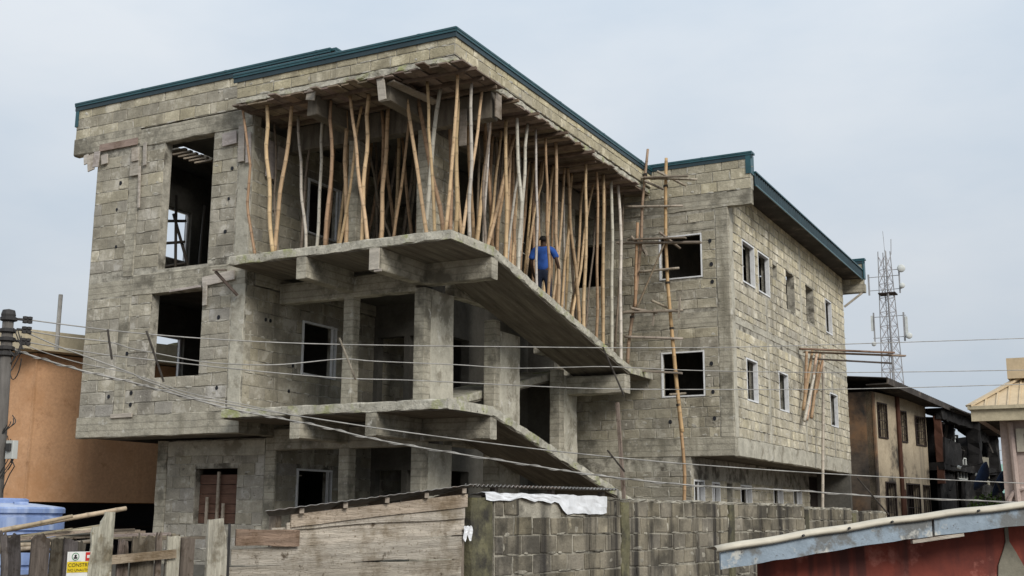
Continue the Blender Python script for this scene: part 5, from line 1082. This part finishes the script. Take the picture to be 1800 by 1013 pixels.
for a, o0, z1 in ((0.9, 0.2, 3.9), (2.7, 0.25, 3.85), (3.9, -0.2, 3.75), (5.3, 0.1, 3.0), (7.7, 0.3, 3.5)):   # charred cross walls
    MB().rough(jx(a, o0)+Vector((0, 0, (z1+GZ)/2)), jx(a, -4.5)+Vector((0, 0, (z1+GZ)/2)), 0.18, z1-GZ, amp=0.04, chips=1).build('burnt_wall', 'char', bh)
RX = random.Random(8)
for k in range(26):                                             # hanging laths, bars and broken rafters
    a = RX.uniform(0.3, 7.2); z = RX.uniform(0.6, 3.9)-0.05*a; p = jx(a, RX.uniform(0.2, 0.6))+Vector((0, 0, z))
    MB().beam(p, p+hd*RX.uniform(-.7, .9)+hn*RX.uniform(-.3, .2)+Vector((0, 0, RX.uniform(-.9, .5))), RX.uniform(.03, .12), 0.03, tint=(1, 1, 1)).build('burnt_lath', 'char' if k % 4 else 'soot_and_shade', bh)
MB().rough(jx(0.1, 0.55)+Vector((0, 0, 2.55)), jx(2.3, 0.55)+Vector((0, 0, 2.40)), 0.14, 1.0, amp=0.04).build('burnt_parapet', 'char', bh)
MB().rough(jx(0.1, 0.3)+Vector((0, 0, 0.55)), jx(2.0, 0.3)+Vector((0, 0, 0.50)), 0.15, 2.4, amp=0.05).build('burnt_parapet', 'char', bh)
MB().rough(jx(2.7, 0.45)+Vector((0, 0, 0.7)), jx(7.5, 0.45)+Vector((0, 0, 0.55)), 0.15, 1.5, amp=0.06, chips=1).build('burnt_parapet', 'char', bh)
MB().rough(jx(4.6, 0.4)+Vector((0, 0, 3.60)), jx(7.4, 0.4)+Vector((0, 0, 3.35)), 0.12, 0.45, amp=0.05, chips=1).build('burnt_beam', 'char', bh)
MB().rough(jx(0.16, 0.40)+Vector((0, 0, 1.3)), jx(0.16, 0.40)+Vector((0, 0, 3.9)), 0.28, 0.28, amp=0.02).build('burnt_post', 'rust_pipe', bh)
for k, (a, l, z, t) in enumerate(((0.6, 1.6, 4.22, 0.0), (1.9, 1.5, 4.14, 0.06), (3.2, 1.6, 4.08, -0.10), (4.6, 1.6, 3.92, -0.10), (6.0, 1.6, 3.72, -0.16))):
    MB().beam(jx(a, 0.2)+Vector((0, 0, z)), jx(a+l, 0.2)+Vector((0, 0, z+t-0.08)), 1.5, 0.05).build('twisted_sheet', 'soot_and_shade', bh)
# pale chips painting the daylight through pierced vents, a pale window and a hanging curtain
for a, z in ((2.75, 2.75), (5.55, 2.65)):
    vb = MB()
    for r in range(7):
        for c in range(3): 
            vb.beam(jx(a+c*0.22+0.10*(r % 2), 0.10)+Vector((0, 0, z+r*0.15)), jx(a+c*0.22+0.10*(r % 2)+0.09, 0.10)+Vector((0, 0, z+r*0.15+0.08)), 0.05, 0.06)
    vb.build('vent_light_chip', 'dish', bh)
pw = MB()
for p, q in (((2.7, 1.55), (3.9, 1.55)), ((2.7, 2.4), (3.9, 2.4)), ((2.7, 1.55), (2.7, 2.4)), ((3.9, 1.55), (3.9, 2.4)), ((3.1, 1.55), (3.1, 2.4)), ((3.5, 1.55), (3.5, 2.4)), ((2.7, 1.97), (3.9, 1.97))):
    pw.beam(jx(p[0], 0.3)+Vector((0, 0, p[1])), jx(q[0], 0.3)+Vector((0, 0, q[1])), 0.05, 0.06, up=hn)
pw.build('bent_window_frame', 'dish', bh)
cu = MB(); vs = []
for i in range(9):
    for j in range(7): vs.append(jx(5.6+i*0.14*(1-j*0.06)+0.05*j, 0.45+0.04*math.sin(i*1.9))+Vector((0, 0, 2.55-j*0.16-0.03*i*(j > 3))))
cu.add(vs, [(i*7+j, i*7+7+j, i*7+8+j, i*7+j+1) for i in range(8) for j in range(6)]); cu.build('hanging_cloth', 'cement_patch', bh, True)

# ================================================================== tan-roofed house at the right edge
rh = thing('tan_roofed_house', (-3.2, 36.5, GZ), 'mauve rendered house with tan metal hip roof at the right edge', 'house')
MB().box((-3.22, 36.5, GZ), (6.0, 46.0, 2.95)).build('wall', 'mauve', rh)
EZ = 3.12
e = [(-3.95, 35.75), (6.8, 35.75), (6.8, 46.8), (-3.95, 46.8)]; rdg = [(-0.2, 40.0), (2.6, 40.0)]
vs = [(x, y, EZ) for x, y in e]+[(x, y, EZ+2.6) for x, y in rdg]
MB().add(vs, [(0, 1, 5, 4), (1, 2, 5), (2, 3, 4, 5), (3, 0, 4)]).build('roof', 'tan_roof', rh)
rb = MB()
for k in range(36):                                            # standing ribs on the front slope
    x = -3.8+k*0.30
    t = min(1.0, (x+3.95)/3.75) if x < -0.2 else (min(1.0, (6.8-x)/4.2) if x > 2.6 else 1.0)
    if t > 0.03: rb.beam((x, 35.75, EZ+0.02), (x, 35.75+4.25*t, EZ+2.6*t+0.02), 0.05, 0.035)
rb.build('roof_rib', 'tan_roof', rh)
rb = MB()
for k in range(24):
    y = 36.0+k*0.3; t = min(1.0, (y-35.75)/4.25)
    rb.beam((-3.95, y, EZ+0.02), (-3.95+3.75*t, y, EZ+2.6*t+0.02), 0.05, 0.035)
rb.build('roof_rib', 'tan_roof', rh)
MB().beam((-3.95, 35.75, EZ+0.04), (-0.2, 40.0, EZ+2.66), 0.22, 0.06).build('hip_cap', 'tan_roof', rh)
MB().beam((-3.98, 35.74, EZ-0.02), (6.8, 35.74, EZ-0.02), 0.06, 0.10).build('gutter', 'cream', rh)
MB().beam((-3.93, 35.78, EZ-0.02), (-3.93, 46.8, EZ-0.02), 0.06, 0.10).build('gutter', 'cream', rh)
MB().box((-3.90, 35.80, EZ-0.40), (6.7, 36.0, EZ-0.07)).build('fascia', 'cream', rh)
MB().box((-3.88, 36.0, EZ-0.30), (-3.70, 46.6, EZ-0.08)).build('fascia', 'mauve', rh)
MB().box((-3.86, 35.98, EZ-0.28), (6.6, 46.5, EZ-0.20)).build('soffit_board', 'soot_and_shade', rh)  # same dark sheet colour under an unburnt eave
MB().box((-2.95, 36.9, EZ+0.9), (-1.2, 38.5, EZ+1.50)).build('dormer', 'tan_roof', rh)
fr = MB()
for a, b in (((-2.80, 1.86), (-2.60, 2.52)), ((-2.60, 1.86), (-1.1, 2.02)), ((-2.60, 2.36), (-1.1, 2.52)), ((-1.3, 2.02), (-1.1, 2.36))): fr.box((a[0], 36.40, a[1]), (b[0], 36.52, b[1]))
wf = fr.build('window_surround', 'cream_sheet', rh); MB().box((-2.60, 36.46, 2.02), (-1.3, 36.499, 2.36)).build('pane', 'dark_fill', wf)
gm = MB()
for k in range(9): gm.box((-2.56+k*0.15, 36.44, 2.02), (-2.53+k*0.15, 36.46, 2.36))
gm.build('bar', 'grille', wf)
MB().tube([(-2.93, 36.42, 2.70), (-2.88, 36.42, 0.4), (-2.85, 36.42, GZ)], 0.085, 8).build('downpipe', 'mauve', rh)
MB().tube([(-2.6+0.55*math.cos(t), 36.44, 0.30+0.55*math.sin(t)) for t in [math.pi*i/12 for i in range(13)]], 0.07, 8).build('arch_moulding', 'mauve', rh)
# dormer-like upper roof further back
MB().add([(-2.62, 41.0, EZ+2.0), (8, 41.0, EZ+2.0), (8, 46, EZ+2.0), (-2.62, 46, EZ+2.0), (-2.62, 41.0, EZ+1.2), (8, 41, EZ+1.2)], [(0, 1, 2, 3), (4, 5, 1, 0)]).build('upper_roof', 'tan_roof', rh)
# dishes beside it
for k, (p, r, m) in enumerate((((-3.80, 37.9, 1.15), 0.46, 'blue_dish'), ((-3.42, 39.0, 0.95), 0.42, 'blue_dish'))):
    o = thing('satellite_dish', (p[0]+0.4, p[1], GZ), ['blue satellite dish edge-on between the burnt house and the mauve house', 'dark satellite dish against the mauve house wall'][k], 'satellite dish', 'satellite dishes')
    ax = Vector((-0.88, 0.10, 0.40)).normalized(); a = ax.cross(Vector((0, 0, 1))).normalized(); b = ax.cross(a); vs = [Vector(p)]; n = 20
    for i, f in enumerate((0.4, 0.75, 1.0)): vs += [Vector(p)+ax*(0.22*f*f)+(a*math.cos(t)+b*math.sin(t))*r*f for t in [2*math.pi*j/n for j in range(n)]]
    fs = [(0, 1+j, 1+(j+1) % n) for j in range(n)]+[(1+i*n+j, 1+(i+1)*n+j, 1+(i+1)*n+(j+1) % n, 1+i*n+(j+1) % n) for i in range(2) for j in range(n)]
    d = MB().add(vs, fs).build('reflector', m, o, True); d.modifiers.new('rim', 'SOLIDIFY').thickness = 0.02
    MB().tube([Vector(p), Vector(p)-ax*0.3, (p[0]+0.4, p[1], p[2]-0.5), (p[0]+0.4, p[1], GZ)], 0.035, 6).build('mount', 'dark_metal', o)
    MB().tube([Vector(p)+ax*0.2-b*r*0.95, Vector(p)+ax*0.85], 0.02, 5).build('feed_arm', 'dark_metal', o)
    MB().tube([Vector(p)+ax*0.8, Vector(p)+ax*0.92], 0.05, 8).build('feed_horn', 'dish', o)
gs = thing('green_roofed_shed', (-4.5, 62, GZ), 'distant shed with pale green metal roof in the gap between two houses', 'shed')
MB().box((-9.5, 62.2, GZ), (2, 70, 1.2)).build('wall', 'cream', gs); MB().add([(-10, 61.6, 1.15), (2.4, 61.6, 1.15), (2.4, 66, 2.75), (-10, 66, 2.75), (-10, 70.4, 1.15), (2.4, 70.4, 1.15)], [(0, 1, 2, 3), (3, 2, 5, 4)]).build('roof', 'green_roof', gs)
MB().beam((-10, 61.58, 1.08), (2.4, 61.58, 1.08), 0.04, 0.22).build('fascia', 'teal', gs)
bs = thing('bush', (-4.3, 44.8, GZ), 'small green bush between the burnt house and the mauve house', 'bush')
MB().tube([(-4.3, 44.8, GZ), (-4.25, 44.8, 0.2)], [0.06, 0.03], 6).build('trunk', 'pole', bs)
lf = MB()
for k in range(900):
    v = Vector((R.gauss(0, 1), R.gauss(0, 1), R.gauss(0, 1))); v = v.normalized()*R.random()**0.4
    c = Vector((-4.3+v.x*1.0, 44.8+v.y*1.0, 0.15+v.z*0.75)); a = Vector((R.uniform(-1, 1), R.uniform(-1, 1), R.uniform(-1, 1))).normalized(); b = a.cross(Vector((R.uniform(-1, 1), R.uniform(-1, 1), R.uniform(-1, 1)))).normalized()
    lf.add([c-a*0.09, c+b*0.035, c+a*0.09, c-b*0.035], [(0, 1, 2, 3)])
lf.build('foliage', 'leaf', bs)

# ================================================================== red-walled house in the near right corner
rd = thing('red_house', (-1.2, 7.2, GZ), 'near red walled house with peeling pale blue fascia and cream sheet roof edge', 'house')
r0, r1 = Vector((-2.08, 6.47, 0)), Vector((-0.10, 7.93, 0)); rdv = (r1-r0).normalized(); rn = Vector((rdv.y, -rdv.x, 0)); rl = (r1-r0).length
a, b = r0+rdv*0.30-rn*0.22, r1-rn*0.22+rdv*2
bk = Vector((0.45, 0.9, 0))*3.5
MB().add([(a.x, a.y, GZ), (b.x, b.y, GZ), (b.x+bk.x, b.y+bk.y, GZ), (a.x+bk.x, a.y+bk.y, GZ), (a.x, a.y, -0.17), (b.x, b.y, 0.22), (b.x+bk.x, b.y+bk.y, -0.5), (a.x+bk.x, a.y+bk.y, -0.7)],
         [(0, 1, 5, 4), (1, 2, 6, 5), (2, 3, 7, 6), (3, 0, 4, 7), (4, 5, 6, 7)]).build('wall', 'red', rd)
zc = lambda s: -0.245+0.305*s-0.03*math.sin(math.pi*s)*-1.0     # the edge bows slightly
for i0, i1, h in ((0.0, 0.415, 0.098), (0.42, 1.0, 0.095)):
    mb = MB(); n = 16; vs = []
    for i in range(n+1):
        s = i0+(i1-i0)*i/n; p = r0+rdv*(s*rl*1.25); z = zc(s*1.25)
        for dd in (0, 0.022):
            for zz in (z-h/2+R.uniform(-.004, .004), z+h/2): q = p+rn*dd; vs.append((q.x, q.y, zz))
    fs = []
    for i in range(n):
        A_, B_ = i*4, i*4+4; fs += [(A_+2, B_+2, B_+3, A_+3), (A_, A_+1, B_+1, B_), (A_+1, A_+3, B_+3, B_+1), (A_, B_, B_+2, A_+2)]
    fs += [(0, 2, 3, 1), (4*n, 4*n+1, 4*n+3, 4*n+2)]
    mb.add(vs, fs).build('fascia_board', 'blue_fascia', rd)
mb = MB(); n = 40; vs = []
for i in range(n+1):                                            # rolled sheet edge lying on the fascia
    s = -0.012+1.28*i/n; p = r0+rdv*(s*rl); z = zc(s)+0.052+0.003*math.sin(i*1.1)
    for dx, dz in ((0.040, -0.004), (0.052, 0.010), (0.045, 0.026), (0.0, 0.036), (-0.15, 0.022), (-2.5, -0.35)): q = p+(rn*dx if dx > -0.2 else Vector((0.45, 0.9, 0))*-dx); vs.append((q.x, q.y, z+dz))
mb.add(vs, [(i*6+j, (i+1)*6+j, (i+1)*6+j+1, i*6+j+1) for i in range(n) for j in range(5)])
o = mb.build('roof_sheet', 'cream_sheet', rd, True); o.modifiers.new('sheet', 'SOLIDIFY').thickness = 0.004
for s in (0.155, 0.245, 0.33, 0.505, 0.67, 0.83): 
    p = r0+rdv*(s*1.25*rl)+rn*0.05; z = zc(s*1.25)+0.064; MB().tube([p+Vector((0, 0, z)), p+rn*0.016+Vector((0, 0, z+0.003))], 0.007, 8).build('roof_nail', 'dark_metal', rd)
p, q = r0+rdv*(0.47*rl), r0+rdv*(0.60*rl); MB().beam(p+rn*0.0+Vector((0, 0, zc(0.47)-0.066)), q+Vector((0, 0, zc(0.60)-0.062)), 0.03, 0.020, tint=(0.45, 0.40, 0.34)).build('batten', 'board', rd)
mb = MB(); vs = []; c = r0+rdv*(0.765*rl)-rn*0.217                # cement patch on the wall
pts = [(-0.10, -0.62), (0.14, -0.62), (0.11, -0.36), (0.05, -0.25), (0.012, -0.19), (0.008, 0.02), (-0.012, 0.02), (-0.012, -0.19), (-0.03, -0.24), (-0.07, -0.33)]
for dd in (0, 0.008): vs += [c+rdv*u_+rn*dd+Vector((0, 0, v_+0.05)) for u_, v_ in pts]
n = len(pts); mb.add(vs, [tuple(range(n, 2*n))]+[(i, (i+1) % n, n+(i+1) % n, n+i) for i in range(n)]).build('cement_patch', 'cement_patch', rd)

# ================================================================== lattice radio mast far behind
ms = thing('lattice_mast', (-26.3, 157.8, GZ), 'tall thin galvanised lattice telecom mast with drum antennas far behind', 'radio mast')
c = Vector((-26.5, 157.8, 0)); zb, zt = GZ, 35.0
def leg(k, z): 
    t = (z-zb)/(zt-zb); r = 2.0*(1-t)+0.78*t; a = math.radians(20+90*k); sh_ = -0.9*(1-t)*0.0
    return Vector((c.x+0.0+(t-0.5)*-0.4+r*math.cos(a), c.y+r*math.sin(a), z))
for k in range(4): MB().tube([leg(k, zb), leg(k, zt)], 0.065, 6).build('leg', 'mast', ms)
z = zb; br = MB()
while z < zt-1.6:
    h = 1.9
    for k in range(4):
        br.tube([leg(k, z), leg((k+1) % 4, z+h)], 0.030, 5); br.tube([leg((k+1) % 4, z), leg(k, z+h)], 0.030, 5); br.tube([leg(k, z), leg((k+1) % 4, z)], 0.032, 5)
    z += h
br.build('bracing', 'mast_red', ms)
MB().tube([(c.x+0.1, c.y, zb), (c.x, c.y, zt)], 0.12, 6).build('cable_run', 'mast', ms)
MB().box((c.x-1.1, c.y-1.0, 29.1), (c.x+1.1, c.y+1.0, 29.25)).build('platform', 'grille', ms)
MB().tube([(c.x-0.1, c.y, zt), (c.x-0.2, c.y, zt+2.8)], 0.03, 5).build('lightning_rod', 'mast', ms)
MB().tube([(c.x+0.7, c.y, zt-0.5), (c.x+0.8, c.y, zt+1.6)], 0.05, 5).build('beacon_pole', 'mast', ms)
def drum(p, r, d=0.5):
    p = Vector(p); ax = Vector((0.25, -0.95, 0)).normalized()
    MB().tube([p, p+ax*d*0.4, p+ax*d, p+ax*(d+0.12)], [r*0.5, r*0.95, r, r*0.8], 20).build('drum_antenna', 'dish', ms, True)
drum((c.x+2.0, c.y-1, 32.2), 0.52); drum((c.x+2.5, c.y-1, 23.2), 0.40); drum((c.x+2.0, c.y-1, 29.9), 0.36); drum((c.x-2.0, c.y-1, 22.4), 0.3)
for x, z0, z1, w in ((-2.2, 29.0, 31.8, 0.10), (-2.0, 24.2, 26.2, 0.18), (-1.8, 22.6, 26.6, 0.08), (2.0, 22.6, 26.4, 0.10), (2.3, 23.0, 25.8, 0.16), (1.75, 29.0, 32.5, 0.08)):
    MB().box((c.x+x-w, c.y-1.2, z0), (c.x+x+w, c.y-0.95, z1)).build('panel_antenna', 'dish' if w > 0.12 else 'mast', ms)
st = MB()
for z, x0, x1 in ((31.4, -2.2, 1.8), (29.6, -2.2, 2.0), (26.0, -2.0, 2.3), (23.2, -2.0, 2.9), (32.2, 0.6, 2.4)): st.tube([(c.x+x0, c.y-1, z), (c.x+x1, c.y-1, z)], 0.05, 5)
st.build('antenna_arm', 'mast', ms)
# faint far power lines in the gap on the right
for k in range(4):
    z = 5.2-k*0.75
    o = MB().tube([(-16, 95, z-0.3), (-8, 95, z-0.2), (6, 95, z+0.35)], 0.022, 5).build('far_power_line', 'wire')
    tag(o, 'faint distant wire in the gap by the mauve house, %s from top' % ORD[k], 'power line', 'far power lines')
for o in bpy.data.objects:
    if '_base' in o: del o['_base']
